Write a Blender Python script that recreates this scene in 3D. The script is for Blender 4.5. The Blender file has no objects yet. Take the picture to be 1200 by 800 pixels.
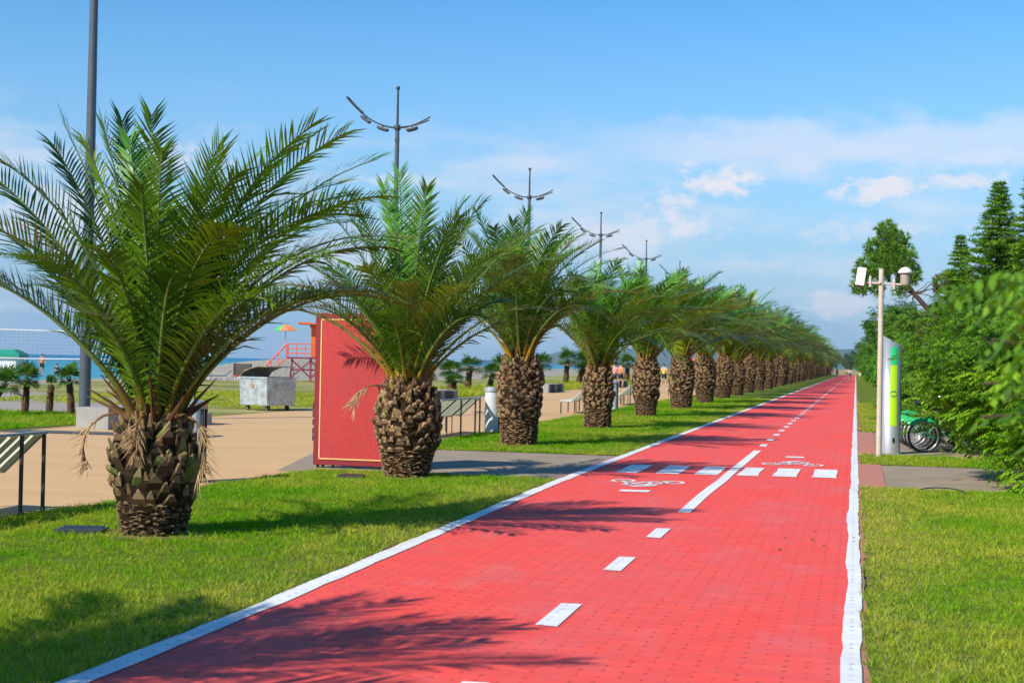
import bpy, bmesh, math, random
import numpy as np
from mathutils import Vector, Matrix
PI = math.pi
scene = bpy.context.scene
COL = scene.collection
rnd = random.Random(7)

# ------------------------------------------------------------------ helpers
def nlerp(a, b, t): return a + (b - a) * t

class MB:
    """Collects faces for one mesh object."""
    def __init__(s):
        s.v = []; s.f = []; s.mi = []; s.c = []
    def face(s, pts, mi=0, col=(1, 1, 1)):
        n = len(s.v); s.v.extend([tuple(p) for p in pts]); s.f.append(tuple(range(n, n + len(pts))))
        s.mi.append(mi); s.c.append(col)
    def add(s, verts, faces, mi=0, col=(1, 1, 1)):
        n = len(s.v); s.v.extend([tuple(p) for p in verts])
        for f in faces:
            s.f.append(tuple(i + n for i in f)); s.mi.append(mi); s.c.append(col)
    def box(s, c, size, rz=0, mi=0, col=(1, 1, 1), mat=None):
        x, y, z = size[0] / 2, size[1] / 2, size[2] / 2
        vs = [Vector((sx * x, sy * y, sz * z)) for sz in (-1, 1) for sy in (-1, 1) for sx in (-1, 1)]
        M = mat if mat is not None else Matrix.Rotation(rz, 3, 'Z')
        vs = [M @ v + Vector(c) for v in vs]
        s.add(vs, [(0, 2, 3, 1), (4, 5, 7, 6), (0, 1, 5, 4), (2, 6, 7, 3), (0, 4, 6, 2), (1, 3, 7, 5)], mi, col)
    def tube(s, pts, rad, n=8, mi=0, col=(1, 1, 1), cap=True):
        pts = [Vector(p) for p in pts]
        if not hasattr(rad, '__len__'): rad = [rad] * len(pts)
        rings = []
        up = Vector((0, 0, 1))
        t0 = (pts[1] - pts[0]).normalized()
        if abs(t0.dot(up)) > .95: up = Vector((1, 0, 0))
        a = t0.cross(up).normalized()
        vs = []
        for i, p in enumerate(pts):
            t = (pts[min(i + 1, len(pts) - 1)] - pts[max(i - 1, 0)]).normalized()
            a = (a - t * a.dot(t)).normalized(); b = t.cross(a)
            for k in range(n):
                w = 2 * PI * k / n
                vs.append(p + (a * math.cos(w) + b * math.sin(w)) * rad[i])
        fs = []
        for i in range(len(pts) - 1):
            for k in range(n):
                k2 = (k + 1) % n
                fs.append((i * n + k, i * n + k2, (i + 1) * n + k2, (i + 1) * n + k))
        if cap:
            fs.append(tuple(reversed(range(n)))); fs.append(tuple(range((len(pts) - 1) * n, len(pts) * n)))
        s.add(vs, fs, mi, col)
    def lathe(s, prof, n=24, c=(0, 0, 0), mi=0, col=(1, 1, 1)):
        vs = []; fs = []
        for r, z in prof:
            for k in range(n):
                w = 2 * PI * k / n; vs.append((c[0] + r * math.cos(w), c[1] + r * math.sin(w), c[2] + z))
        for i in range(len(prof) - 1):
            for k in range(n):
                k2 = (k + 1) % n
                fs.append((i * n + k, i * n + k2, (i + 1) * n + k2, (i + 1) * n + k))
        fs.append(tuple(reversed(range(n)))); fs.append(tuple(range((len(prof) - 1) * n, len(prof) * n)))
        s.add(vs, fs, mi, col)
    def torus(s, c, R, r, axis='Y', n=28, m=6, mi=0, col=(1, 1, 1), a0=0, a1=2 * PI):
        pts = []
        full = abs(a1 - a0 - 2 * PI) < 1e-4
        for k in range(n + 1):
            w = a0 + (a1 - a0) * k / n
            if axis == 'Y': pts.append((c[0] + R * math.cos(w), c[1], c[2] + R * math.sin(w)))
            elif axis == 'X': pts.append((c[0], c[1] + R * math.cos(w), c[2] + R * math.sin(w)))
            else: pts.append((c[0] + R * math.cos(w), c[1] + R * math.sin(w), c[2]))
        s.tube(pts, r, m, mi, col, cap=not full)
    def build(s, name, mats, parent=None, smooth=False, bevel=0, colattr=False):
        me = bpy.data.meshes.new(name)
        me.from_pydata(s.v, [], s.f)
        if not isinstance(mats, (list, tuple)): mats = [mats]
        for m in mats: me.materials.append(m)
        me.polygons.foreach_set('material_index', s.mi)
        if colattr:
            at = me.attributes.new('col', 'FLOAT_COLOR', 'FACE')
            arr = np.ones((len(s.f), 4), dtype=np.float32); arr[:, :3] = np.array(s.c, dtype=np.float32)
            at.data.foreach_set('color', arr.ravel())
        if smooth: me.polygons.foreach_set('use_smooth', [True] * len(s.f))
        me.update()
        o = bpy.data.objects.new(name, me); COL.objects.link(o)
        if bevel:
            bm = bmesh.new(); bm.from_mesh(me); bmesh.ops.remove_doubles(bm, verts=bm.verts, dist=1e-5)
            es = [e for e in bm.edges if len(e.link_faces) == 2 and e.calc_face_angle(0) > .5]
            bmesh.ops.bevel(bm, geom=es, offset=bevel, segments=2, affect='EDGES', profile=.6)
            bm.to_mesh(me); bm.free()
        if parent is not None: o.parent = parent
        return o

def tri_mesh(name, V, nper, cols, mats, parent=None, fsz=3, mi=None):
    """fast: V (N,nper,3) with faces given per group as index tuples of fsz"""
    N = V.shape[0]
    F = np.array(nper)  # (k,fsz)
    k = F.shape[0]
    idx = (np.arange(N)[:, None, None] * V.shape[1] + F[None]).reshape(-1)
    me = bpy.data.meshes.new(name)
    me.vertices.add(N * V.shape[1]); me.vertices.foreach_set('co', V.astype(np.float32).ravel())
    me.loops.add(len(idx)); me.loops.foreach_set('vertex_index', idx.astype(np.int32))
    nf = N * k
    me.polygons.add(nf); me.polygons.foreach_set('loop_start', (np.arange(nf) * fsz).astype(np.int32))
    me.update(calc_edges=True)
    for m in mats: me.materials.append(m)
    at = me.attributes.new('col', 'FLOAT_COLOR', 'FACE')
    arr = np.ones((nf, 4), dtype=np.float32); arr[:, :3] = np.repeat(cols, k, axis=0)
    at.data.foreach_set('color', arr.ravel())
    o = bpy.data.objects.new(name, me); COL.objects.link(o)
    if parent is not None: o.parent = parent
    return o

def thing(name, label, cat, loc=(0, 0, 0), rz=0, group=None):
    o = bpy.data.objects.new(name, None); COL.objects.link(o); o.empty_display_size = .2
    o.location = loc; o.rotation_euler = (0, 0, rz)
    o['label'] = label; o['category'] = cat
    if group: o['group'] = group
    return o
def tag(o, label, cat, group=None):
    o['label'] = label; o['category'] = cat
    if group: o['group'] = group
    return o
def struct(o, kind='structure'):
    o['kind'] = kind; return o
def dup(root, loc, rz=None, label=None, group=None, scale=None):
    kids = {}
    for o in COL.objects: kids.setdefault(o.parent, []).append(o) if o.parent else None
    def cp(o, par):
        c = o.copy(); COL.objects.link(c)
        if par is not None: c.parent = par
        for ch in kids.get(o, []): cp(ch, c)
        return c
    r = cp(root, None)
    r.location = loc
    if rz is not None: r.rotation_euler = (0, 0, rz)
    if label: r['label'] = label
    if group: r['group'] = group
    if scale: r.scale = scale if hasattr(scale, '__len__') else (scale,) * 3
    return r

# ------------------------------------------------------------------ materials
def newmat(name):
    m = bpy.data.materials.new(name); m.use_nodes = True
    nt = m.node_tree; nt.nodes.clear()
    out = nt.nodes.new('ShaderNodeOutputMaterial'); b = nt.nodes.new('ShaderNodeBsdfPrincipled')
    nt.links.new(b.outputs[0], out.inputs[0])
    return m, nt, b, out
def N(nt, typ, **kw):
    n = nt.nodes.new(typ)
    for k, v in kw.items():
        if k.startswith('i_'): n.inputs[int(k[2:])].default_value = v
        else: setattr(n, k, v)
    return n
def L(nt, a, b): nt.links.new(a, b)
def math_n(nt, op, a, b=None, c=None, clamp=False):
    n = nt.nodes.new('ShaderNodeMath'); n.operation = op; n.use_clamp = clamp
    for i, x in enumerate((a, b, c)):
        if x is None: continue
        if hasattr(x, 'links'): nt.links.new(x, n.inputs[i])
        else: n.inputs[i].default_value = x
    return n.outputs[0]
def mixc(nt, fac, a, b, blend='MIX'):
    n = nt.nodes.new('ShaderNodeMix'); n.data_type = 'RGBA'; n.blend_type = blend
    for s, x in ((n.inputs[0], fac), (n.inputs[6], a), (n.inputs[7], b)):
        if hasattr(x, 'links'): nt.links.new(x, s)
        else: s.default_value = (tuple(x) + (1,)) if hasattr(x, '__len__') and len(x) == 3 else x
    return n.outputs[2]
def ramp(nt, fac, stops, interp='LINEAR'):
    r = nt.nodes.new('ShaderNodeValToRGB'); r.color_ramp.interpolation = interp
    el = r.color_ramp.elements
    while len(el) < len(stops): el.new(.5)
    for e, (p, c) in zip(el, stops):
        e.position = p; e.color = tuple(c) + (1,) if hasattr(c, '__len__') else (c, c, c, 1)
    if hasattr(fac, 'links'): nt.links.new(fac, r.inputs[0])
    return r.outputs[0]
def coords(nt, scale=(1, 1, 1), kind='Object'):
    t = nt.nodes.new('ShaderNodeTexCoord'); m = nt.nodes.new('ShaderNodeMapping')
    m.inputs['Scale'].default_value = scale
    nt.links.new(t.outputs[kind], m.inputs[0]); return m.outputs[0]
def noise(nt, vec, scale, detail=4, rough=.55):
    n = nt.nodes.new('ShaderNodeTexNoise'); n.inputs['Scale'].default_value = scale
    n.inputs['Detail'].default_value = detail; n.inputs['Roughness'].default_value = rough
    nt.links.new(vec, n.inputs['Vector']); return n.outputs['Fac']
def bump(nt, b, h, strength=.3, dist=.01):
    n = nt.nodes.new('ShaderNodeBump'); n.inputs['Strength'].default_value = strength; n.inputs['Distance'].default_value = dist
    nt.links.new(h, n.inputs['Height']); nt.links.new(n.outputs[0], b.inputs['Normal'])

def simple(name, c1, c2=None, rough=.6, metal=0, scale=6, bumps=.15, bscale=60, bdist=.004, spec=.4, detail=5):
    m, nt, b, o = newmat(name)
    v = coords(nt)
    c2 = c2 or tuple(x * .75 for x in c1)
    n = noise(nt, v, scale, detail)
    f = ramp(nt, n, [(.35, 0), (.68, 1)])
    L(nt, mixc(nt, f, c1, c2), b.inputs['Base Color'])
    b.inputs['Roughness'].default_value = rough; b.inputs['Metallic'].default_value = metal
    b.inputs['Specular IOR Level'].default_value = spec
    if bumps: bump(nt, b, noise(nt, v, bscale, 3), bumps, bdist)
    return m

def leafmat(name, trans=.35, rough=.5, spec=.35, mul=(1, 1, 1)):
    m, nt, b, out = newmat(name)
    at = N(nt, 'ShaderNodeAttribute', attribute_name='col')
    c = mixc(nt, 1, at.outputs['Color'], mul, 'MULTIPLY')
    L(nt, c, b.inputs['Base Color']); b.inputs['Roughness'].default_value = rough
    b.inputs['Specular IOR Level'].default_value = spec
    if trans:
        t = nt.nodes.new('ShaderNodeBsdfTranslucent')
        L(nt, mixc(nt, 1, c, (1.35, 1.5, .5), 'MULTIPLY'), t.inputs[0])
        mx = nt.nodes.new('ShaderNodeMixShader'); mx.inputs[0].default_value = trans
        L(nt, b.outputs[0], mx.inputs[1]); L(nt, t.outputs[0], mx.inputs[2]); L(nt, mx.outputs[0], out.inputs[0])
    return m

def paver_mat(name, base, base2, joint, white=False):
    """interlocking pavers painted over; dark holes at the corners"""
    m, nt, b, out = newmat(name)
    tc = nt.nodes.new('ShaderNodeTexCoord'); sp = nt.nodes.new('ShaderNodeSeparateXYZ'); L(nt, tc.outputs['Object'], sp.inputs[0])
    big = noise(nt, coords(nt, (1, .35, 1)), .7, 5, .6)
    med = noise(nt, coords(nt), 5, 5, .6)
    wig = noise(nt, coords(nt), 3, 2)
    w, r = .23, .145
    # wavy long joints
    xw = math_n(nt, 'DIVIDE', sp.outputs[0], w)
    yw0 = math_n(nt, 'DIVIDE', math_n(nt, 'ADD', sp.outputs[1], math_n(nt, 'MULTIPLY', wig, .03)), r)
    row0 = math_n(nt, 'FLOOR', yw0)
    par = math_n(nt, 'MODULO', math_n(nt, 'ABSOLUTE', row0), 2)
    sgn = math_n(nt, 'SUBTRACT', math_n(nt, 'MULTIPLY', par, 2), 1)
    wave = math_n(nt, 'MULTIPLY', math_n(nt, 'PINGPONG', math_n(nt, 'MULTIPLY', xw, 2), .5), .22)
    yw = math_n(nt, 'ADD', yw0, wave)
    row = math_n(nt, 'FLOOR', yw)
    par = math_n(nt, 'MODULO', math_n(nt, 'ABSOLUTE', row), 2)
    u = math_n(nt, 'ADD', xw, math_n(nt, 'MULTIPLY', par, .5))
    fu = math_n(nt, 'FRACT', u); fv = math_n(nt, 'FRACT', yw)
    du = math_n(nt, 'MULTIPLY', math_n(nt, 'PINGPONG', fu, .5), w)   # metres to joint
    dv = math_n(nt, 'MULTIPLY', math_n(nt, 'PINGPONG', fv, .5), r)
    jm = math_n(nt, 'MINIMUM', du, dv)
    def sm(x, a, bb):
        n = nt.nodes.new('ShaderNodeMapRange'); n.interpolation_type = 'SMOOTHSTEP'
        n.inputs[1].default_value = a; n.inputs[2].default_value = bb; n.inputs[3].default_value = 1; n.inputs[4].default_value = 0
        L(nt, x, n.inputs[0]); return n.outputs[0]
    jline = sm(jm, .0012, .005)
    # holes at the T joints, some filled
    hd = math_n(nt, 'SQRT', math_n(nt, 'ADD', math_n(nt, 'POWER', du, 2), math_n(nt, 'POWER', math_n(nt, 'MULTIPLY', dv, .9), 2)))
    hole = sm(hd, .008, .021)
    cell = nt.nodes.new('ShaderNodeCombineXYZ'); L(nt, math_n(nt, 'FLOOR', u), cell.inputs[0]); L(nt, row, cell.inputs[1])
    wn = nt.nodes.new('ShaderNodeTexWhiteNoise'); wn.noise_dimensions = '2D'; L(nt, cell.outputs[0], wn.inputs['Vector'])
    hole = math_n(nt, 'MULTIPLY', hole, math_n(nt, 'ADD', .22, math_n(nt, 'POWER', wn.outputs[0], 1.4)))
    c = mixc(nt, ramp(nt, big, [(.35, 0), (.65, 1)]), base, base2)
    c = mixc(nt, math_n(nt, 'MULTIPLY', ramp(nt, med, [(.45, 0), (.8, 1)]), .35), c, tuple(x * .72 + .05 for x in base2))
    wear = noise(nt, coords(nt, (1, .5, 1)), 1.6, 7, .7)
    c = mixc(nt, math_n(nt, 'MULTIPLY', ramp(nt, wear, [(.5, 0), (.72, 1)]), .55), c, tuple(x * .70 + .10 for x in base2))
    c = mixc(nt, 1, c, mixc(nt, wn.outputs[0], (.94, .93, .96), (1.03, 1.02, .98)), 'MULTIPLY')
    jn = noise(nt, coords(nt), 2.2, 3)
    jf = math_n(nt, 'MULTIPLY', jline, ramp(nt, jn, [(.40, .05), (.75, .5)]))
    c = mixc(nt, jf, c, joint)
    c = mixc(nt, hole, c, tuple(x * .4 for x in joint))
    L(nt, c, b.inputs['Base Color']); b.inputs['Roughness'].default_value = .75; b.inputs['Specular IOR Level'].default_value = .25
    h = math_n(nt, 'SUBTRACT', math_n(nt, 'MULTIPLY', med, .3), math_n(nt, 'MAXIMUM', jf, hole))
    h = math_n(nt, 'ADD', h, math_n(nt, 'MULTIPLY', wn.outputs[0], .5))
    bump(nt, b, h, .35, .006)
    return m

M = {}
M['red_paver'] = paver_mat('red_painted_pavers', (.87, .078, .056), (.80, .098, .086), (.30, .022, .03))
M['white_paint'] = paver_mat('white_painted_pavers', (.80, .80, .80), (.72, .72, .73), (.25, .24, .25))
M['edge_brick'] = simple('edge_brick', (.52, .17, .13), (.40, .20, .15), .85, scale=14, bumps=.4)
M['asphalt'] = simple('grey_path_asphalt', (.33, .255, .185), (.26, .20, .145), .9, scale=1.5, bumps=.5, bscale=140)
M['old_asphalt'] = simple('beach_path_asphalt', (.34, .28, .24), (.29, .245, .21), .9, scale=.6, bumps=.4, bscale=80)
M['concrete'] = simple('pale_concrete', (.34, .325, .30), (.27, .26, .24), .85, scale=2.5, bumps=.3)
M['dark_slats'] = simple('dark_slats', (.05, .047, .045), (.08, .07, .06), .6, scale=8)
M['dark_wood'] = simple('dark_wood', (.07, .055, .045), (.12, .09, .07), .7, scale=9)
M['steel_paint'] = simple('grey_painted_steel', (.10, .12, .14), (.085, .10, .12), .42, metal=.3, scale=2, bumps=.05)
M['lamp_steel'] = simple('dark_lamp_steel', (.07, .08, .09), (.05, .055, .065), .45, metal=.4, scale=3, bumps=.05)
M['bench_steel'] = simple('bench_steel', (.03, .032, .034), (.05, .05, .05), .45, metal=.3, scale=6)
M['bench_rail'] = simple('bench_rail', (.42, .43, .43), (.33, .33, .32), .5, metal=.2, scale=5)
M['bench_slat'] = simple('bench_slat', (.62, .64, .52), (.5, .52, .42), .6, scale=5)
M['white_enamel'] = simple('white_enamel', (.60, .62, .63), (.50, .52, .53), .5, scale=3, bumps=.1)
M['brushed'] = simple('brushed_metal', (.62, .64, .66), (.5, .52, .55), .38, metal=.65, scale=2, bumps=.05)
M['galv'] = simple('galvanised_bin', (.62, .66, .68), (.34, .36, .35), .45, metal=.55, scale=5, bumps=.25, bscale=20)
M['galv_dirty'] = simple('galvanised_dirty', (.22, .20, .15), (.36, .34, .28), .6, metal=.4, scale=6, bumps=.25, bscale=20)
M['rubber'] = simple('rubber', (.02, .02, .02), (.035, .033, .03), .8)
M['black'] = simple('black_plastic', (.02, .02, .022), (.03, .03, .03), .5)
M['gold'] = simple('gold_line', (.85, .50, .20), (.75, .42, .16), .5, bumps=0)
M['orange'] = simple('orange_paint', (.85, .17, .025), (.72, .13, .02), .55, scale=4)
M['orange_red'] = simple('faded_orange_rail', (.80, .16, .06), (.70, .12, .05), .6, scale=4)
M['maroon'] = simple('maroon_timber', (.28, .035, .06), (.20, .025, .04), .65, scale=4)
M['um_green'] = simple('parasol_green', (.05, .55, .13), (.04, .48, .11), .7, bumps=0)
M['um_yellow'] = simple('parasol_yellow', (.90, .68, .02), (.82, .6, .02), .7, bumps=0)
M['um_orange'] = simple('parasol_orange', (.85, .25, .12), (.8, .2, .1), .7, bumps=0)
M['peach'] = simple('parasol_peach', (.85, .50, .28), (.75, .42, .22), .7, bumps=0)
M['kiosk_green'] = simple('kiosk_green', (.01, .30, .20), (.01, .24, .16), .6)
M['kiosk_white'] = simple('kiosk_white', (.72, .74, .76), (.60, .63, .65), .6, scale=1.5)
M['kiosk_blue'] = simple('kiosk_blue_frame', (.03, .12, .28), (.02, .10, .22), .6)
M['tote_green'] = simple('totem_green', (.02, .52, .20), (.02, .48, .18), .4, bumps=0)
M['tote_lime'] = simple('totem_lime', (.42, .72, .02), (.38, .68, .02), .4, bumps=0)
M['tote_dark'] = simple('totem_emblem_green', (.05, .28, .05), (.05, .25, .05), .4, bumps=0)
M['pole_tan'] = simple('tan_wood_pole', (.58, .50, .40), (.46, .39, .31), .8, scale=3, bumps=.3)
M['cam_white'] = simple('camera_white', (.80, .80, .78), (.72, .72, .70), .4, bumps=.02)
M['cam_bracket'] = simple('camera_bracket', (.62, .52, .45), (.5, .4, .33), .5)
M['glass_dark'] = simple('dark_glass', (.01, .01, .012), (.015, .015, .015), .08, bumps=0, spec=.8)
M['fender'] = simple('bike_fender_green', (.02, .42, .13), (.02, .36, .10), .35, bumps=0)
M['bike_frame'] = simple('bike_frame_green', (.05, .35, .18), (.04, .3, .15), .35, bumps=0)
M['rim'] = simple('bike_rim', (.66, .67, .68), (.55, .56, .57), .3, metal=.6, bumps=0)
M['bark'] = simple('tree_bark', (.085, .055, .035), (.04, .028, .02), .9, scale=12, bumps=.6, bscale=25, bdist=.02)
M['skin'] = simple('skin', (.55, .30, .20), (.48, .26, .17), .6, bumps=0)
M['hair'] = simple('hair', (.02, .015, .01), (.03, .02, .015), .7)
M['c_orange'] = simple('orange_cloth', (.80, .22, .04), (.7, .18, .03), .8)
M['c_dark'] = simple('dark_cloth', (.02, .022, .03), (.03, .03, .04), .8)
M['c_yellow'] = simple('yellow_cloth', (.85, .50, .04), (.75, .42, .03), .8)
M['c_white'] = simple('white_cloth', (.75, .75, .75), (.65, .65, .65), .8)
M['c_red'] = simple('red_cloth', (.60, .05, .08), (.5, .04, .06), .8)
M['c_pink'] = simple('pink_cloth', (.70, .30, .32), (.6, .25, .27), .8)
M['ship_blue'] = simple('ship_hull', (.05, .10, .20), (.06, .09, .16), .6, scale=.02)
M['net_tape'] = simple('net_tape', (.80, .82, .82), (.7, .72, .72), .7)
M['net_cord'] = simple('net_cord', (.16, .18, .20), (.12, .13, .15), .7)
M['frond'] = leafmat('palm_leaf', .22, .36, .42)
M['dead'] = leafmat('dead_palm_leaf', .15, .8, .15)
M['leaf'] = leafmat('broad_leaf', .38, .45, .3, (1.15, 1.12, 1))
M['needle'] = leafmat('conifer_needle', .22, .6, .15)
M['blade'] = leafmat('grass_blade', .35, .8, .06)
M['trunk_scale'] = leafmat('palm_leaf_base', 0, .9, .1)

def lawn_mat():
    m, nt, b, out = newmat('lawn_turf')
    v = coords(nt)
    a = noise(nt, v, .55, 6, .6); f = noise(nt, v, 38, 4, .7); g = noise(nt, v, 6, 5, .65)
    c = mixc(nt, ramp(nt, a, [(.38, 0), (.66, 1)]), (.11, .19, .008), (.22, .24, .025))
    c = mixc(nt, ramp(nt, g, [(.42, 0), (.72, .6)]), c, (.27, .26, .07))
    c = mixc(nt, ramp(nt, f, [(.35, .75), (.6, 0)]), c, (.035, .075, .006))
    L(nt, c, b.inputs['Base Color']); b.inputs['Roughness'].default_value = .9; b.inputs['Specular IOR Level'].default_value = .1
    bump(nt, b, f, .9, .03)
    return m
M['lawn'] = lawn_mat()
def beach_grass_mat():
    m, nt, b, out = newmat('dry_beach_grass')
    v = coords(nt, (.5, 1, 1))
    a = noise(nt, v, .22, 7, .65); f = noise(nt, v, 9, 5, .7)
    c = mixc(nt, ramp(nt, a, [(.40, 0), (.60, 1)]), (.24, .25, .05), (.52, .44, .20))
    c = mixc(nt, ramp(nt, f, [(.40, .5), (.6, 0)]), c, (.10, .13, .03))
    L(nt, c, b.inputs['Base Color']); b.inputs['Roughness'].default_value = .95; b.inputs['Specular IOR Level'].default_value = .1
    bump(nt, b, f, 1, .1)
    return m
M['beach_grass'] = beach_grass_mat()
def prom_mat():
    m, nt, b, out = newmat('promenade_tan')
    a = noise(nt, coords(nt, (.35, 1, 1)), 1.2, 6, .6); f = noise(nt, coords(nt), 60, 3)
    c = mixc(nt, ramp(nt, a, [(.35, 0), (.65, 1)]), (.64, .40, .20), (.56, .345, .17))
    c = mixc(nt, ramp(nt, f, [(.35, .3), (.6, 0)]), c, (.42, .27, .14))
    tc = nt.nodes.new('ShaderNodeTexCoord'); sp = nt.nodes.new('ShaderNodeSeparateXYZ'); L(nt, tc.outputs['Object'], sp.inputs[0])
    # expansion joints every 1.5 m
    jy = math_n(nt, 'PINGPONG', math_n(nt, 'DIVIDE', sp.outputs[1], 1.5), .5)
    j = math_n(nt, 'LESS_THAN', jy, .006)
    c = mixc(nt, math_n(nt, 'MULTIPLY', j, .45), c, (.3, .2, .12))
    L(nt, c, b.inputs['Base Color']); b.inputs['Roughness'].default_value = .85; b.inputs['Specular IOR Level'].default_value = .2
    bump(nt, b, f, .2, .004)
    return m
M['prom'] = prom_mat()
def gravel_mat():
    m, nt, b, out = newmat('beach_gravel')
    v = coords(nt, (1, 1, 1))
    a = noise(nt, v, .15, 6, .6)
    vo = nt.nodes.new('ShaderNodeTexVoronoi'); vo.inputs['Scale'].default_value = 4; L(nt, v, vo.inputs['Vector'])
    c = mixc(nt, ramp(nt, a, [(.35, 0), (.65, 1)]), (.47, .40, .31), (.38, .335, .27))
    c = mixc(nt, ramp(nt, vo.outputs['Distance'], [(.1, 0), (.9, .55)]), c, (.13, .12, .10))
    L(nt, c, b.inputs['Base Color']); b.inputs['Roughness'].default_value = .95
    bump(nt, b, vo.outputs['Distance'], .8, .15)
    return m
M['gravel'] = gravel_mat()
def sea_mat():
    m, nt, b, out = newmat('sea_water')
    tc = nt.nodes.new('ShaderNodeTexCoord'); sp = nt.nodes.new('ShaderNodeSeparateXYZ'); L(nt, tc.outputs['Object'], sp.inputs[0])
    v = coords(nt, (.15, .05, 1))
    a = noise(nt, v, .6, 6, .6)
    # shallow water turns paler towards the shore (x grows towards land)
    r = nt.nodes.new('ShaderNodeMapRange'); r.inputs[1].default_value = -700; r.inputs[2].default_value = -90; L(nt, sp.outputs[0], r.inputs[0])
    c = mixc(nt, r.outputs[0], (.002, .15, .30), (.07, .30, .38))
    c = mixc(nt, ramp(nt, a, [(.4, 0), (.7, .5)]), c, (.03, .20, .30))
    L(nt, c, b.inputs['Base Color']); b.inputs['Roughness'].default_value = .45; b.inputs['IOR'].default_value = 1.33; b.inputs['Specular IOR Level'].default_value = .3
    bump(nt, b, noise(nt, coords(nt, (.5, 1, 1)), .8, 5), .6, .6)
    return m
M['sea'] = sea_mat()
M['mountain'] = simple('mountain_forest', (.06, .10, .05), (.12, .13, .09), .95, scale=.002, bumps=0)
def board_mat():
    m, nt, b, out = newmat('red_board_face')
    v = coords(nt)
    f = noise(nt, v, 80, 3, .8); a = noise(nt, v, 1.1, 3)
    c = mixc(nt, ramp(nt, a, [(.35, 0), (.65, 1)]), (.36, .016, .018), (.44, .013, .015))
    c = mixc(nt, ramp(nt, f, [(.50, 0), (.62, .5)]), c, (.56, .10, .09))
    L(nt, c, b.inputs['Base Color']); b.inputs['Roughness'].default_value = .55
    bump(nt, b, f, .3, .003)
    return m
M['board_face'] = board_mat()
M['board_frame'] = simple('board_frame', (.24, .012, .022), (.19, .01, .018), .55, scale=8)

# ------------------------------------------------------------------ ground
def pathx_left(y):  # inner face of the left white line
    return float(np.interp(y, [0, 6.4, 8.7, 18.4, 28, 50, 400], [-3.60, -3.61, -3.62, -3.84, -3.88, -3.90, -3.95]))
rows = [-6] + [x * .5 for x in range(0, 120)] + list(range(60, 120, 4)) + list(range(120, 421, 20))
def ribbon(name, xa, xb, z, mat, ys=rows, parent=None, nx=1):
    mb = MB(); vs = []; fs = []
    for y in ys:
        for i in range(nx + 1):
            t = i / nx; vs.append((xa(y) * (1 - t) + xb(y) * t, y, z(y) if callable(z) else z))
    w = nx + 1
    for j in range(len(ys) - 1):
        for i in range(nx): fs.append((j * w + i, j * w + i + 1, (j + 1) * w + i + 1, (j + 1) * w + i))
    mb.add(vs, fs); return mb.build(name, mat, parent)
def poly(name, pts, z, mat, parent=None):
    mb = MB(); mb.face([(x, y, z) for x, y in pts]); return mb.build(name, mat, parent)

def terrain():
    xs = [-30000, -9000, -3000, -1000, -400, -200, -150] + list(np.arange(-130, -20, 2.0)) + [-20, 0, 30, 80, 300, 2000, 12000]
    ys = [-400, -100, -30, 0, 20, 40] + list(np.arange(50, 220, 3.0)) + [240, 270, 300, 400, 600, 1000, 3000, 9800]
    mb = MB(); vs = []
    rr = random.Random(3)
    for y in ys:
        coast = -70 - max(0, (y - 60)) * .13 if y < 500 else -127
        ctop = coast + 22
        for x in xs:
            if x > ctop: z = 0
            else: z = max(-6, -(ctop - x) / 24 * 1.6)
            cx = -50 - .06 * max(0, y - 140)
            hgt = np.interp(y, [100, 116, 128, 150, 200, 320, 600], [0, 1.45, 1.72, 1.45, 1.0, .2, 0])
            z += hgt * math.exp(-((x - cx) / 7.5) ** 2) * (1 + .05 * rr.uniform(-1, 1))
            vs.append((x, y, z - .02))
    w = len(xs)
    mb.add(vs, [(j * w + i, j * w + i + 1, (j + 1) * w + i + 1, (j + 1) * w + i) for j in range(len(ys) - 1) for i in range(w - 1)])
    return mb.build('beach', M['gravel'], smooth=True)
struct(terrain())
struct(poly('sea', [(-29000, -300), (-50, -300), (-50, 9500), (-29000, 9500)], -1.0, M['sea']))

# surf line where the sea meets the beach
mb = MB()
for k in range(60):
    y = 60 + k * 9; coast = -70 - max(0, (y - 60)) * .13
    x = coast + 22 - 15.5 + rnd.uniform(-1.2, .8)
    mb.face([(x - rnd.uniform(.6, 1.6), y, -.97), (x + .5, y, -.97), (x + .5 - .8, y + 8.6, -.97), (x - 1.6, y + 8.6, -.97)])
struct(mb.build('surf', M['net_tape']))

cycle = MB()
vs = []; fs = []
path = ribbon('cycle_path', lambda y: pathx_left(y) - .12, lambda y: .03, .02, M['red_paver'], nx=3); struct(path)
rr = random.Random(5)
jit = {}
def jx(y, a=.012):
    k = (round(y * 4), a)
    if k not in jit: jit[k] = rr.uniform(-a, a)
    return jit[k]
fine = [x * .29 for x in range(0, 220)] + list(range(64, 121, 6)) + list(range(130, 421, 20))
wob = lambda y: (.008 * math.sin(y * 1.9) + .009 * math.sin(y * .63 + 1)) * (1 if 9 < y < 24 else .4)
o = ribbon('edge_line', lambda y: pathx_left(y) - .145 + jx(y), lambda y: pathx_left(y) + jx(y, .009), .026, M['white_paint'], fine); struct(o)
o = ribbon('edge_line', lambda y: -.052 + wob(y) + jx(y, .007), lambda y: .055 + jx(y, .009) + wob(y) * .4, .026, M['white_paint'], fine); struct(o)
o = ribbon('brick_edging', lambda y: .02, lambda y: .12 + jx(y + .1, .05), .014, M['edge_brick'], fine); struct(o)
o = ribbon('brick_edging', lambda y: pathx_left(y) - .22 + jx(y + .2, .03), lambda y: pathx_left(y) - .1, .014, M['edge_brick'], fine); struct(o)
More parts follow.
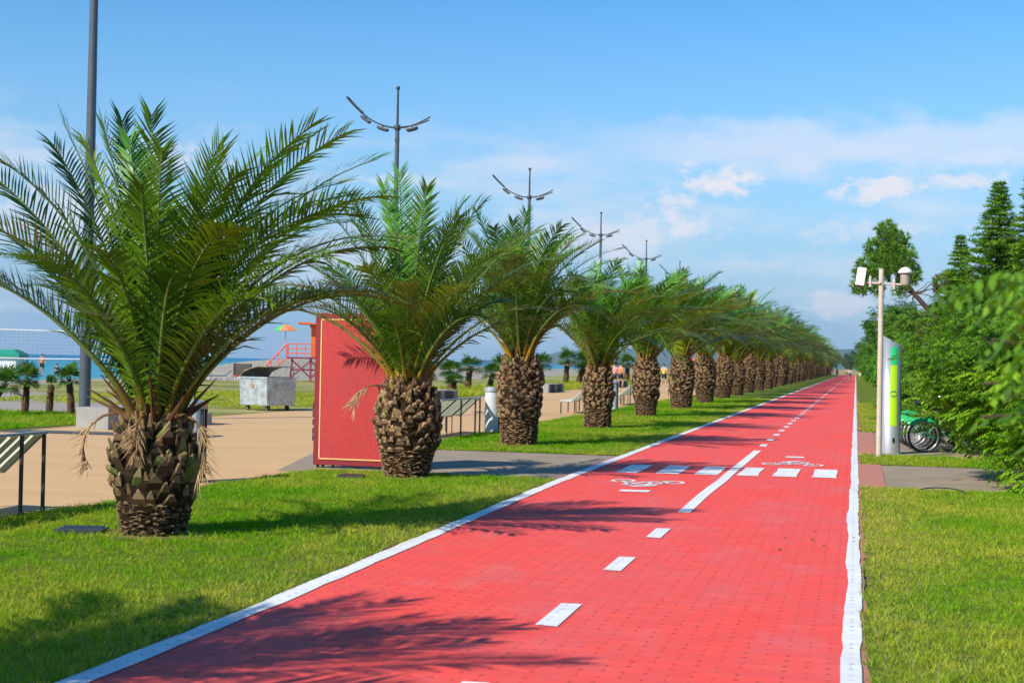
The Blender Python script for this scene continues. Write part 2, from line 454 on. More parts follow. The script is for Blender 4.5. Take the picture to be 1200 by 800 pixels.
# centre dashes
k = 0; y = 8.5 - 2.42
dashes = [(6.1, 6.9), (8.5, 9.35), (10.95, 11.78), (13.18, 13.98)]
y = 29.3
while y < 400: dashes.append((y, y + .9)); y += 2.42
for a, b_ in dashes:
    xo = rnd.uniform(-.012, .012)
    o = poly('centre_dash', [(-1.88 + xo, a + .02), (-1.74 + xo, a), (-1.745 + xo, b_), (-1.885 + xo, b_ - .01)], .026, M['white_paint']); struct(o)
ys = [15.6 + i * .29 for i in range(43)]
o = ribbon('centre_line', lambda y: -1.885 + .009 * math.sin(y * 1.3) * (y < 21), lambda y: -1.745 + .009 * math.sin(y * 1.3 + .3) * (y < 21), .026, M['white_paint'], ys); struct(o)
# pedestrian crossing: six blocks
for (x0, x1) in ((-3.47, -3.14), (-2.88, -2.53), (-2.31, -1.97), (-1.70, -1.40), (-1.17, -.83), (-.60, -.26)):
    ys = (21.0, 21.5, 22, 22.75); dy = (x0 + 3.5) * .14
    o = ribbon('crossing_block', lambda y: x0 + jx(y + x0), lambda y: x1 + jx(y + x1), .0265 if x0 < -1.3 or 1 else 0, M['white_paint'], [v + dy for v in ys]); struct(o)
    if x0 == -1.70: o.location.x = .012
# bicycle symbols (bicycle seen from its side, with rider bar)
def bike_symbol(cx, cy, flip, w=1.02):
    mb = MB(); s = w / 1.0; q = -1 if flip else 1
    def ring(x, y, r, t):
        n = 20
        for i in range(n):
            if i in (4,): continue
            a, b2 = 2 * PI * i / n, 2 * PI * (i + 1) / n
            mb.face([(cx + q * (x + r * math.cos(t_) ) * s if 0 else cx + q * (x + rr_ * math.cos(t_)), cy + q * (y + rr_ * 1.6 * math.sin(t_)), 0) for rr_, t_ in ((r, a), (r, b2), (r - t, b2), (r - t, a))])
    def seg(a, b2, t=.03):
        A = Vector((cx + q * a[0], cy + q * a[1], 0)); B = Vector((cx + q * b2[0], cy + q * b2[1], 0)); d = (B - A).normalized(); nn = Vector((-d.y, d.x * 1.6, 0)) * t
        mb.face([A + nn, B + nn, B - nn, A - nn])
    ring(-.34, 0, .17, .05); ring(.34, 0, .17, .05)
    for a, b2 in (((-.34, 0), (-.12, .42)), ((-.12, .42), (.2, .45)), ((-.12, .42), (.0, .02)), ((.0, .02), (.2, .45)), ((.2, .52), (.34, 0)), ((-.34, 0), (0, .02))):
        seg(a, b2)
    seg((-.2, .52), (-.04, .52), .035); seg((.12, .66), (.26, .6), .03)
    seg((-.16, .58), (.1, .85), .055)
    o = mb.build('bicycle_symbol', M['white_paint']); o.location.z = .0262; struct(o)
    return o
bike_symbol(-2.76, 19.5, True); bike_symbol(-1.0, 24.1, False)
for (x0, x1, y0, y1) in ((-2.90, -2.52, 17.85, 18.15), (-1.2, -.88, 25.9, 26.3)):
    struct(poly('painted_bar', [(x0, y0), (x1, y0 + .03), (x1, y1), (x0, y1 - .03)], .0262, M['white_paint']))

# lawns
LW = lambda y: float(np.interp(y, [0, 12.4, 14.1, 16.9, 19.6, 25, 28, 39, 61, 420], [-8.3, -8.12, -7.9, -7.86, -7.6, -8.1, -8.2, -8.37, -8.7, -9.2]))
yn = [-6] + [x * .5 for x in range(0, 39)] + [19.45]
yf = [25 + x * .5 for x in range(60)] + list(range(56, 421, 10))
struct(ribbon('lawn', lambda y: LW(y) + jx(y, .03), lambda y: pathx_left(y) - .17 + jx(y, .025), .018, M['lawn'], yn))
struct(ribbon('lawn', lambda y: LW(y) + jx(y, .03), lambda y: pathx_left(y) - .17 + jx(y, .025), .018, M['lawn'], yf))
struct(ribbon('lawn', lambda y: .1 + jx(y, .03), lambda y: 60, .018, M['lawn'], [-6] + [x * .5 for x in range(0, 40)] + [19.9]))
struct(ribbon('lawn', lambda y: .12 + jx(y, .03), lambda y: 60, .018, M['lawn'], [24.9 + x * .3 for x in range(9)]))
struct(ribbon('lawn', lambda y: .12 + jx(y, .03), lambda y: 60, .018, M['lawn'], [37.7 + x * .5 for x in range(60)] + list(range(68, 421, 12))))
struct(ribbon('grey_path', lambda y: -8.05 - .25 * (y - 19), lambda y: -3.95, .008, M['asphalt'], [19.2, 25.2]))
struct(ribbon('grey_path', lambda y: .42, lambda y: 30, .010, M['asphalt'], [19.5, 25.2]))
struct(ribbon('grey_path', lambda y: .42, lambda y: 30, .010, M['asphalt'], [27, 38]))
struct(ribbon('brick_apron', lambda y: .05, lambda y: .43, .022, M['edge_brick'], [19.9, 24.9]))
struct(ribbon('brick_apron', lambda y: .05, lambda y: .43, .022, M['edge_brick'], [27.3, 37.7]))
struct(ribbon('promenade', lambda y: -17.2, lambda y: LW(y) + .5, .004, M['prom'], [-20, 0, 20, 40, 60, 100, 200, 420]))
struct(ribbon('beach_grass', lambda y: -44 - max(0, y - 80) * .02 + 2 * math.sin(y * .21) + math.sin(y * .7), lambda y: -17.1, .012, M['beach_grass'], [-20] + list(range(0, 130, 3)) + list(range(130, 420, 20))))
struct(poly('ground', [(-60, 420), (800, 420), (800, 9000), (-110, 9000)], .03, M['beach_grass']))
struct(poly('side_path', [(-22.8, 34.6), (-19.7, 37.5), (-19.3, 38.6), (-26, 49.5), (-29.6, 45.8 + 4), (-44, 64), (-52, 58), (-33, 28), (-30, 27)], .02, M['old_asphalt']))
struct(poly('lawn', [(-17.3, 26.5), (-17.3, 35.5), (-19.7, 37.45), (-22.8, 34.55), (-30, 27), (-30, 20), (-24, 20)], .024, M['lawn']))

# mountains
def mountain(name, pts, y0, depth):
    mb = MB(); vs = []; nx = 120; ny = 14
    P = np.array(pts)
    r2 = random.Random(9)
    off = [r2.uniform(-1, 1) for _ in range(400)]
    for j in range(ny + 1):
        for i in range(nx + 1):
            x = P[0, 0] + (P[-1, 0] - P[0, 0]) * i / nx
            h = np.interp(x, P[:, 0], P[:, 1]) * 1.0
            t = j / ny; prof = math.sin(min(1, t * 2) * PI / 2) if t < .5 else math.cos((t - .5) * PI)
            rough = 1 + .05 * math.sin(x * .011 + j) + .05 * math.sin(x * .027 + j * 2.1) + .03 * off[(i * 7 + j * 13) % 400]
            vs.append((x, y0 + depth * t, -30 + (h + 30) * max(0, prof) * rough))
    w = nx + 1
    mb.add(vs, [(j * w + i, j * w + i + 1, (j + 1) * w + i + 1, (j + 1) * w + i) for j in range(ny) for i in range(nx)])
    return struct(mb.build(name, M['mountain'], smooth=True))
mountain('hills', [(-2500, 0), (-2250, 5), (-2000, 30), (-1850, 78), (-1600, 92), (-1200, 120), (-800, 100), (-400, 135), (-60, 118), (300, 130), (1400, 180), (3500, 120)], 8300, 1200)

# ------------------------------------------------------------------ grass blades
def vnoise(x, y, seed):
    g = np.random.RandomState(seed).rand(64, 64); xi = np.floor(x).astype(int); yi = np.floor(y).astype(int); fx = x - xi; fy = y - yi
    fx = fx * fx * (3 - 2 * fx); fy = fy * fy * (3 - 2 * fy); G_ = lambda a, b: g[a % 64, b % 64]
    return (G_(xi, yi) * (1 - fx) + G_(xi + 1, yi) * fx) * (1 - fy) + (G_(xi, yi + 1) * (1 - fx) + G_(xi + 1, yi + 1) * fx) * fy
def blades(name, regions, seed):
    rs = np.random.RandomState(seed); Vs = []; Cs = []
    for (xf0, xf1, y0, y1, dens, hmin, hmax, wd) in regions:
        A = (y1 - y0) * np.mean([xf1(y) - xf0(y) for y in np.linspace(y0, y1, 20)])
        per = 14; nt_ = int(A * dens / per); n = nt_ * per
        yy = np.linspace(y0, y1, 200); a = np.array([xf0(q) for q in yy]); b = np.array([xf1(q) for q in yy])
        ty = rs.uniform(y0, y1, nt_); lo = np.interp(ty, yy, a); hi = np.interp(ty, yy, b); tx = lo + rs.rand(nt_) * (hi - lo)
        tufth = np.clip(rs.gamma(5, .2, nt_), .45, 1.9); tcol = rs.normal(0, 1, nt_)
        la = rs.rand(n) * 2 * PI; rad = np.abs(rs.normal(0, .030, n)) * (1 + wd * 120)
        x = np.repeat(tx, per) + np.cos(la) * rad; y = np.repeat(ty, per) + np.sin(la) * rad
        x = np.clip(x, np.repeat(lo, per) - .03, np.repeat(hi, per) + .03)
        h = rs.uniform(hmin, hmax, n) * np.repeat(tufth, per) * .82
        lean = (rs.uniform(.1, .6, n) + rad * 10) * h; la = la + rs.normal(0, .6, n); ang = rs.rand(n) * 2 * PI
        w = wd * rs.uniform(.6, 1.3, n)
        V = np.zeros((n, 3, 3)); z0 = .016
        V[:, 0] = np.stack([x - np.cos(ang) * w, y - np.sin(ang) * w, np.full(n, z0)], 1)
        V[:, 1] = np.stack([x + np.cos(ang) * w, y + np.sin(ang) * w, np.full(n, z0)], 1)
        V[:, 2] = np.stack([x + np.cos(la) * lean, y + np.sin(la) * lean, z0 + h], 1)
        p = .31 + .80 * (vnoise(x * .9, y * .7, 1) - .5) + .55 * (vnoise(x * 3.1, y * 2.6, 2) - .5) + .10 * np.repeat(tcol, per)
        p = p + rs.uniform(-.18, .18, n)
        edge = np.clip(1 - np.minimum(np.abs(x - pl_np(y)), np.abs(x - .1)) / .9, 0, 1)
        p = np.clip(p + .38 * edge - .08 + .22 * (x > 0) + .55 * ((x < -17) & (y > 40)), 0, 1)[:, None]
        g = np.array([.14, .35, .003]); yl = np.array([.50, .47, .06])
        C = g * (1 - p) + yl * p; C *= rs.uniform(.65, 1.25, n)[:, None]
        dry = rs.rand(n) < (.04 + .20 * edge); C[dry] = np.array([.42, .36, .16]) * rs.uniform(.6, 1.1, dry.sum())[:, None]
        Vs.append(V); Cs.append(C)
    o = tri_mesh(name, np.concatenate(Vs), [(0, 1, 2)], np.concatenate(Cs), [M['blade']])
    return struct(o, 'stuff')
def pl_np(y): return np.interp(y, [0, 6.4, 8.7, 18.4, 28, 50, 400], [-3.76, -3.77, -3.78, -4.0, -4.04, -4.06, -4.1])
PLl = lambda y: float(pl_np(y)) + .0
blades('grass', [
    (lambda y: max(LW(y), -.66 * y - .3), lambda y: PLl(y) - .02, 5.5, 11, 5200, .018, .045, .0034),
    (lambda y: max(LW(y), -.66 * y - .3), lambda y: PLl(y) - .02, 11, 19.5, 3600, .02, .05, .0042),
    (lambda y: LW(y), lambda y: PLl(y) - .02, 24.95, 40, 1500, .02, .055, .007),
    (lambda y: LW(y), lambda y: PLl(y) - .02, 40, 75, 500, .03, .06, .012),
    (lambda y: .10, lambda y: .12 * y + .3, 7.2, 13, 5200, .018, .045, .0036),
    (lambda y: .10, lambda y: .12 * y + .3, 13, 20.0, 4200, .02, .05, .0042),
    (lambda y: .13, lambda y: 3.2, 24.85, 27.5, 2400, .03, .075, .006),
    (lambda y: .13, lambda y: 2.5, 37.6, 70, 600, .03, .06, .01),
    (lambda y: -24, lambda y: -17.4, 26.5, 35, 700, .04, .10, .010),
    (lambda y: -22.5, lambda y: -17.6, 62, 130, 160, .12, .34, .022),
    (lambda y: -30, lambda y: -17.6, 42, 62, 120, .04, .12, .016),
], 4)

# ------------------------------------------------------------------ palms
def frond_arrays(base, az, elev, length, curve, wind=(0, 0), npair=60, lw=.020, ll=.42, rs=None, seg=18, vang=.5, droop=.25, gcol=None, start=.07, neck=.3):
    """returns rachis pts, leaflet verts (n,5,3), colours"""
    neck = min(neck, max(0, 1.5 - elev)); d = None
    pts = [Vector(base)]; step = length / seg; e = elev; a = az
    hz = Vector((math.cos(az), math.sin(az), 0))
    for i in range(seg):
        t = (i + 1) / seg
        e2 = elev + neck * max(0, 1 - t / .28) - curve * 1.45 * (t ** 2.1)
        dirv = Vector((hz.x * math.cos(e2), hz.y * math.cos(e2), math.sin(e2)))
        dirv += Vector((wind[0], wind[1], 0)) * 1.15 * t ** 2.6
        dirv.normalize(); pts.append(pts[-1] + dirv * step)
    V = []; C = []
    roll = rs.uniform(-.35, .35)
    for k in range(npair):
        t = start + (1 - start) * (k + .5) / npair
        x = t * seg; i = min(int(x), seg - 1); f = x - i
        p = pts[i].lerp(pts[i + 1], f); tg = (pts[i + 1] - pts[i]).normalized()
        side = tg.cross(Vector((0, 0, 1)));
        if side.length < .05: side = Vector((-math.sin(az), math.cos(az), 0))
        side.normalize(); nrm = side.cross(tg)
        side2 = side * math.cos(roll) + nrm * math.sin(roll); nrm = nrm * math.cos(roll) - side * math.sin(roll)
        tt = (t - start) / (1 - start)
        Lf = ll * (0.30 + .70 * min(1, tt / .20)) * (1 if tt < .6 else nlerp(1, .50, (tt - .6) / .4)) * rs.uniform(.88, 1.08)
        fwd = nlerp(.50, 1.05, tt) if tt < .93 else 1.7
        for s in (-1, 1):
            if rs.random() < .02: continue
            va = vang * (1 - .3 * tt) + (rs.uniform(-.16, .16) if rs.random() < .82 else rs.uniform(-.6, .6)) * (1.2 - .5 * tt)
            dr = (side2 * s * math.cos(va) + nrm * math.sin(va) + tg * (fwd + rs.uniform(-.12, .12))).normalized()
            L1 = Lf; m1 = p + dr * (L1 * .45); dd = (dr + Vector((wind[0] * .25, wind[1] * .25, -droop * rs.uniform(.5, 1.5)))).normalized()
            tip = m1 + dd * (L1 * .55)
            wv = (dr.cross(nrm * 1.0 + side2 * s * .3)).normalized() * lw * rs.uniform(.8, 1.15)
            V.append([p - wv * .35, p + wv * .35, m1 + wv * .5, m1 - wv * .5, tip])
            C.append(t)
    return pts, V, C

def palm_crown(name, seed, fronds, parent, wind, mats, npair, lw, ll, orange=.5, scale_r=1.0, brown=.1, tint=(1, 1, 1)):
    rs = random.Random(seed); V = []; C = []; ra = MB()
    for (base, az, elev, length, curve, age) in fronds:
        pts, v, ts = frond_arrays(base, az, elev, length, curve, wind, int(npair * (length / 2.4) ** .6), lw, ll * (length / 2.4) ** .5, rs, vang=rs.uniform(.25, .65), droop=rs.uniform(.1, .35) + (1 - elev) * .05)
        V += v
        g0 = [tuple(q * tint[j] for j, q in enumerate(gg)) for gg in ((.070, .160, .006), (.105, .205, .008), (.040, .105, .008), (.18, .24, .014))][rs.choices(range(4), (4, 4, 3, 2))[0]]
        if rs.random() < brown * (1.5 if age > .6 else .4): g0 = (.17, .18, .035)
        if age < .15: g0 = (.08, .25, .015)
        for t in ts:
            q = rs.uniform(.7, 1.3); c = [g0[0] * q, g0[1] * q, g0[2] * q]
            if rs.random() < .03: c = [c[0] * 1.6 + .03, c[1] * 1.15, c[2]]
            C.append(c)
        r0 = .022 + .006 * age; n = len(pts)
        for i in range(n - 1):
            t = i / (n - 1)
            if t < .12: col = (nlerp(.13, .46, orange), nlerp(.13, .26, orange), .018)
            elif t < .3: col = (nlerp(.15, .30, orange), nlerp(.20, .27, orange), .03)
            else: col = (.20, .27, .07)
            if t < .05 and rs.random() < .5: col = (.20, .11, .04)
            w0 = r0 * (1 - .85 * t) * (2.0 - min(1, t / .12) * 1.0); w1 = r0 * (1 - .85 * (t + 1 / (n - 1))) * (2.0 - min(1, (t + 1 / n) / .12) * 1.0)
            ra.tube([pts[i], pts[i + 1]], [w0, w1], 5, 0, col, cap=False)
    V = np.array([[tuple(p) for p in q] for q in V]); C = np.array(C)
    # quad + tip as triangles
    o = tri_mesh(name, V, [(0, 1, 2), (0, 2, 3), (3, 2, 4)], C, [mats])
    r = ra.build('rachis', M['frond'], colattr=True)
    o.name = 'crown'; o.parent = parent; r.parent = o; r.name = 'frond_stems'
    return o

def palm_trunk(seed, H, rmax, parent, base_r=.72, nsc=None, open_base=True, rings=.3, tip=(.35, .225, .120), body=(.075, .042, .022)):
    rs = random.Random(seed)
    def prof(t):  # radius along height
        return rmax * float(np.interp(t, [0, .1, .3, .55, .8, .93, 1.0, 1.12], [base_r, base_r + .04, .88, 1.0, .92, .72, .54, .34]))
    mb = MB()
    n = 22; vs = []
    zz = [i / 24 for i in range(28)]
    for t in zz:
        for k in range(n):
            a = 2 * PI * k / n; r = prof(t) * .88 * (1 + rs.uniform(-.04, .04)); vs.append((r * math.cos(a), r * math.sin(a), t * H))
    fs = [(i * n + k, i * n + (k + 1) % n, (i + 1) * n + (k + 1) % n, (i + 1) * n + k) for i in range(len(zz) - 1) for k in range(n)]
    fs.append(tuple(range((len(zz) - 1) * n, len(zz) * n)))
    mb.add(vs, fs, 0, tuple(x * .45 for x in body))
    # cut leaf bases in spirals
    z = .012
    i = 0
    while z < H * .985:
        t = z / H; low = t < rings; i += 1
        per = 19 if low else 14
        step = .026 if low else .052
        for k in range(per):
            a = 2 * PI * (k + .5 * (i % 2)) / per + rs.uniform(-.17, .17)
            if rs.random() < .06: continue
            r = prof(t) * .87; zz_ = z + rs.uniform(-.42, .42) * step
            er = Vector((math.cos(a), math.sin(a), 0)); et = Vector((-math.sin(a), math.cos(a), 0)); ez = Vector((0, 0, 1))
            w = 2 * PI * prof(t) / per * rs.uniform(.36, .52); out = rs.uniform(.025, .075) if not low else rs.uniform(.012, .040)
            out *= rmax / .48
            up = rs.uniform(.04, .105) if not low else rs.uniform(.0, .02)
            if not low and rs.random() < .2: out *= 1.35; up *= 1.5
            hh = rs.uniform(.020, .034) if not low else rs.uniform(.006, .014)
            sk = rs.gauss(0, .032)
            if H < 1.1 and not low: up += rs.uniform(.0, .07); out *= rs.uniform(.7, 1.5)
            if rs.random() < .3: w *= .6; hh *= 1.25
            b0 = er * r + ez * zz_; m0 = er * (r + out * .75) + ez * (zz_ + up * .55) + et * sk * .6; tp = er * (r + out) + ez * (zz_ + up) + et * sk
            mw = w * rs.uniform(.45, .75); tw = w * rs.uniform(.06, .34)
            A = [b0 - et * w - ez * hh, b0 + et * w - ez * hh, b0 + et * w * .8 + ez * hh * 1.3, b0 - et * w * .8 + ez * hh * 1.3]
            Mm = [m0 - et * mw - ez * hh * .9, m0 + et * mw - ez * hh * .9, m0 + et * mw * .75 + ez * hh * .8 - er * .02, m0 - et * mw * .75 + ez * hh * .8 - er * .02]
            B = [tp - et * tw - ez * hh * .45, tp + et * tw - ez * hh * .45, tp + et * tw * .8 + ez * hh * .35 - er * .012, tp - et * tw * .8 + ez * hh * .35 - er * .012]
            q = rs.uniform(.7, 1.5); cb = tuple(x * q for x in body)
            if rs.random() < (.22 if H < 1.1 else .02) and t > .35: cb = (.10 * q, .12 * q, .035)
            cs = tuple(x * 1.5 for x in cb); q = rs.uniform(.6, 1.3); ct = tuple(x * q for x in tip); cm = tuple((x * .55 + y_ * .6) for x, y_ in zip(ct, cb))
            if low: ct = tuple(x * .8 for x in ct)
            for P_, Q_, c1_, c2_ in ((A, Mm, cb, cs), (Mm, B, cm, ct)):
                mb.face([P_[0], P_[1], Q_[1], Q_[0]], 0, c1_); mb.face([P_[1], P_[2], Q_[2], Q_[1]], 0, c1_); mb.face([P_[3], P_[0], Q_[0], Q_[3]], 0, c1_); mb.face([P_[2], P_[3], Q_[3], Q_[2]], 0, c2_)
            mb.face(B, 0, ct)
            # fibre
            for _f in range(rs.choice((0, 0, 1, 2))):
                p0 = b0 + et * rs.uniform(-w, w); p1 = p0 + er * rs.uniform(.02, .09) + ez * rs.uniform(-.06, .08) + et * rs.uniform(-.04, .04)
                mb.face([p0 - et * .004, p0 + et * .004, p1], 0, tuple(x * .8 for x in tip))
        z += step * (1 + rs.uniform(-.08, .08))
    o = mb.build('trunk', M['trunk_scale'], parent, colattr=True)
    # old petiole stubs round the neck
    st = MB()
    for k in range(34):
        a = rs.uniform(0, 2 * PI); t = rs.uniform(.92, 1.14); r = prof(t) * .75
        p0 = Vector((math.cos(a) * r, math.sin(a) * r, t * H)); l = rs.uniform(.10, .26)
        p1 = p0 + Vector((math.cos(a) * .38, math.sin(a) * .38, .92)) * l
        c = rs.choice([(.24, .15, .06), (.15, .085, .04), (.34, .24, .05), (.10, .06, .03)])
        st.tube([p0, p0.lerp(p1, .5) + Vector((math.cos(a), math.sin(a), 0)) * .01, p1], [.045 * rmax / .45, .032 * rmax / .45, .020], 6, 0, c)
    st.build('petiole_stubs', M['trunk_scale'], parent, colattr=True)
    return o

def dead_frond(parent, base, az, length, seed, fall=1.0):
    rs = random.Random(seed); mb = MB()
    p = Vector(base); pts = [p.copy()]; e = .5
    for i in range(7):
        e -= fall * .36; p = p + Vector((math.cos(az) * math.cos(e), math.sin(az) * math.cos(e), math.sin(e))) * length / 7; pts.append(p.copy())
    mb.tube(pts, [.016, .014, .012, .010, .008, .006, .005, .003], 5, 0, (.22, .11, .05))
    for k in range(70):
        t = rs.uniform(.35, 1); i = min(6, int(t * 7)); q = pts[i].lerp(pts[i + 1], t * 7 - i)
        a = rs.uniform(0, 2 * PI); l = rs.uniform(.10, .24)
        d = Vector((math.cos(a) * .45 + math.cos(az) * .5, math.sin(a) * .45 + math.sin(az) * .5, -.75 + rs.uniform(-.2, .5))).normalized()
        w = d.cross(Vector((.3, .8, .1))).normalized() * .004
        c = rs.choice([(.42, .27, .15), (.34, .20, .10), (.50, .36, .22)])
        mb.face([q - w, q + w, q + d * l * .6 + w, q + d * l * .6 - w], 0, c); mb.face([q + d * l * .6 - w, q + d * l * .6 + w, q + d * l + Vector((0, 0, -.02))], 0, c)
    return mb.build('dead_frond', M['dead'], parent, colattr=True)

def frond_fan(seed, n, z0, rb, lmin, lmax, emin=.35, emax=1.5, curve=(.35, 1.0), skew=0.0):
    rs = random.Random(seed); out = []
    for k in range(n):
        age = ((k + .5) / n)          # 0 centre .. 1 outside
        a = k * 2.39996 + rs.uniform(-.25, .25)
        e = nlerp(emax, emin, age ** .85) + rs.uniform(-.07, .07)
        Ln = nlerp(lmin, lmax, min(1, .35 + age)) * rs.uniform(.88, 1.06)
        c = nlerp(curve[0], curve[1], age) * rs.uniform(.75, 1.25)
        r = rb * (.15 + .85 * age)
        out.append(((math.cos(a) * r, math.sin(a) * r, z0 - .18 * age), a, e, Ln, c, age))
    return out

# measured positions of the row
palm_pos = [(-6.10, 3.9), (-6.12, 11.72), (-6.02, 18.82), (-6.41, 27.21), (-6.34, 35.56), (-6.45, 44.83), (-6.42, 53.97), (-6.52, 63.73), (-6.6, 73.15)]
y = 73.15
while y < 380:
    y += 9.4 + rnd.uniform(-.4, .4); palm_pos.append((-6.75 + rnd.uniform(-.15, .15), y))
PG = 'date palms in the row along the red path'

def make_palm(seed, label, H, rmax, fr, wind=(.12, 0), npair=58, lw=.024, ll=.44, orange=.5, brown=.1, tint=(1, 1, 1), **kw):
    t = thing('palm_tree', label, 'palm tree', (0, 0, 0), 0, PG)
    palm_trunk(seed, H, rmax, t, **kw)
    palm_crown('crown', seed, fr, t, wind, M['frond'], npair, lw, ll, orange, brown=brown, tint=tint)
    return t

# palm 1: crown drawn from the photo's silhouettes (azimuth 0 = right, pi/2 = away)
def explicit(z0, rb, lst):
    out = []
    for (az, e, Ln, c, age) in lst:
        a = math.radians(az); r = rb * (.2 + .8 * age)
        e2 = e if e > 62 else 62 - (62 - e) * .55
        out.append(((math.cos(a) * r, math.sin(a) * r, z0 - .12 * age), a, math.radians(e2), Ln, c * (1 if e > 62 else .80), age))
    return out
f1 = explicit(1.10, .19, [(0, 71, 3.15, .50, .35), (12, 67, 3.15, .55, .4), (350, 73, 3.05, .45, .3), (355, 63, 3.05, .70, .5), (8, 76, 2.95, .45, .25),
   
    (185, 62, 2.95, .50, .5), (175, 72, 2.75, .30, .35), (200, 56, 2.6, .55, .6), (168, 50, 2.5, .75, .7), (192, 42, 2.4, .75, .9), (215, 45, 2.2, .7, .9),
    (150, 78, 2.85, .18, .2), (140, 84, 2.8, .12, .15), (60, 80, 2.65, .35, .2), (330, 80, 2.5, .3, .2), (290, 84, 2.4, .25, .2), (240, 80, 2.5, .3, .3),
    (5, 74, 2.85, .75, .3), (350, 68, 2.95, .95, .45), (15, 62, 2.9, 1.05, .5), (0, 54, 2.9, .95, .6), (340, 56, 2.75, 1.15, .65), (30, 58, 2.8, .95, .6), (10, 44, 2.5, 1.05, .9), (345, 40, 2.4, .95, .95),
    (50, 66, 2.8, .7, .5), (90, 62, 2.7, .7, .6), (130, 62, 2.7, .6, .6),
    (315, 66, 2.5, .8, .5), (300, 58, 2.1, .95, .7), (275, 66, 2.2, .8, .6), (255, 60, 2.2, .9, .7), (235, 64, 2.4, .7, .6), (220, 72, 2.6, .5, .4),
    (325, 48, 2.2, 1.05, .85), (270, 50, 1.8, 1.0, .85), (285, 76, 2.3, .5, .4), (205, 78, 2.75, .25, .3), (70, 50, 2.3, .9, .85), (35, 46, 2.4, .9, .85), (120, 46, 2.3, .8, .85), (160, 44, 2.3, .8, .85), (250, 84, 2.45, .15, .1), (0, 86, 2.5, .2, .1), (180, 82, 2.7, .2, .2), (320, 74, 2.6, .6, .4), (25, 72, 2.8, .7, .4)])
P1 = make_palm(11, 'short thick date palm nearest the camera on the lawn, brown dead fronds at its neck', 1.02, .42, f1, (.10, .0), 60, .0225, .44, .2, .08, base_r=.74, tip=(.25, .165, .09), body=(.055, .034, .018))
P1.location = (-6.12, 11.72, .01)
for az, ln, s in ((197, .8, 1), (275, .42, 2), (338, .8, 4)):
    dead_frond(P1, (math.cos(math.radians(az)) * .25, math.sin(math.radians(az)) * .25, 1.08), math.radians(az), ln, s, .95 + .1 * s % .3)
r8 = random.Random(19); mb = MB()
for az in (172, 188, 205, 250, 300, 330, 350, 5, 30, 150):
    a = math.radians(az + r8.uniform(-8, 8)); e = r8.uniform(.35, .95); l = r8.uniform(.35, .75); p = Vector((math.cos(a) * .22, math.sin(a) * .22, 1.02))
    d_ = Vector((math.cos(a) * math.cos(e), math.sin(a) * math.cos(e), math.sin(e)))
    mb.tube([p, p + d_ * l * .5 + Vector((0, 0, .02)), p + d_ * l], [.024, .017, .004], 5, 0, r8.choice([(.14, .065, .03), (.20, .10, .045), (.09, .045, .025)]))
mb.build('dead_petioles', M['trunk_scale'], P1, colattr=True)
f2 = explicit(1.36, .20, [
    (180, 50, 2.5, .95, .7), (190, 58, 2.6, .75, .5), (170, 62, 2.7, .7, .5), (205, 48, 2.3, .95, .8), (150, 56, 2.5, .7, .7), (195, 38, 2.1, .85, .95),
    (200, 74, 2.7, .4, .3), (170, 78, 2.75, .3, .2), (260, 84, 2.85, .12, .1), (300, 82, 2.7, .2, .15), (90, 84, 2.7, .2, .1), (30, 80, 2.75, .3, .2), (350, 78, 2.7, .35, .25), (230, 76, 2.6, .4, .3), (130, 78, 2.7, .35, .3),
    (5, 64, 2.8, .45, .45), (355, 58, 2.75, .45, .5), (15, 54, 2.7, .65, .6), (345, 50, 2.5, .75, .7), (330, 62, 2.5, .7, .5), (25, 66, 2.8, .5, .5), (0, 42, 2.2, .9, .9), (20, 36, 2.0, .8, .95),
    (50, 62, 2.7, .6, .5), (80, 58, 2.6, .7, .6), (110, 62, 2.6, .6, .6), (60, 44, 2.3, .8, .9), (130, 46, 2.3, .8, .9),
    (310, 54, 2.2, .9, .7), (285, 60, 2.1, .9, .7), (262, 66, 2.2, .7, .6), (245, 56, 2.2, .9, .8), (220, 60, 2.5, .8, .6), (275, 48, 1.9, 1.0, .9), (320, 42, 2.0, 1.0, .9), (230, 44, 2.0, .9, .9), (240, 84, 2.7, .2, .1), (0, 84, 2.6, .3, .1), (320, 76, 2.5, .4, .3), (65, 76, 2.6, .4, .3)])
P2 = make_palm(23, 'fat pineapple-trunked date palm standing in front of the red board', 1.32, .485, f2, (.06, 0), 58, .0235, .43, .8, .08, base_r=.70)
P2.location = (-6.02, 18.82, .01)
dead_frond(P2, (-.33, -.15, 1.25), math.radians(195), .55, 8, .8)

fr3 = frond_fan(31, 42, 1.80, .21, 2.6, 3.15, .80, 1.50, (.30, 1.0))
P3 = make_palm(31, 'date palm beside the slatted bench, first beyond the grey crossing path', 1.74, .48, fr3, (.28, .06), 52, .0265, .44, .9, .12, base_r=.80)
P3.location = (-6.41, 27.21, .01)
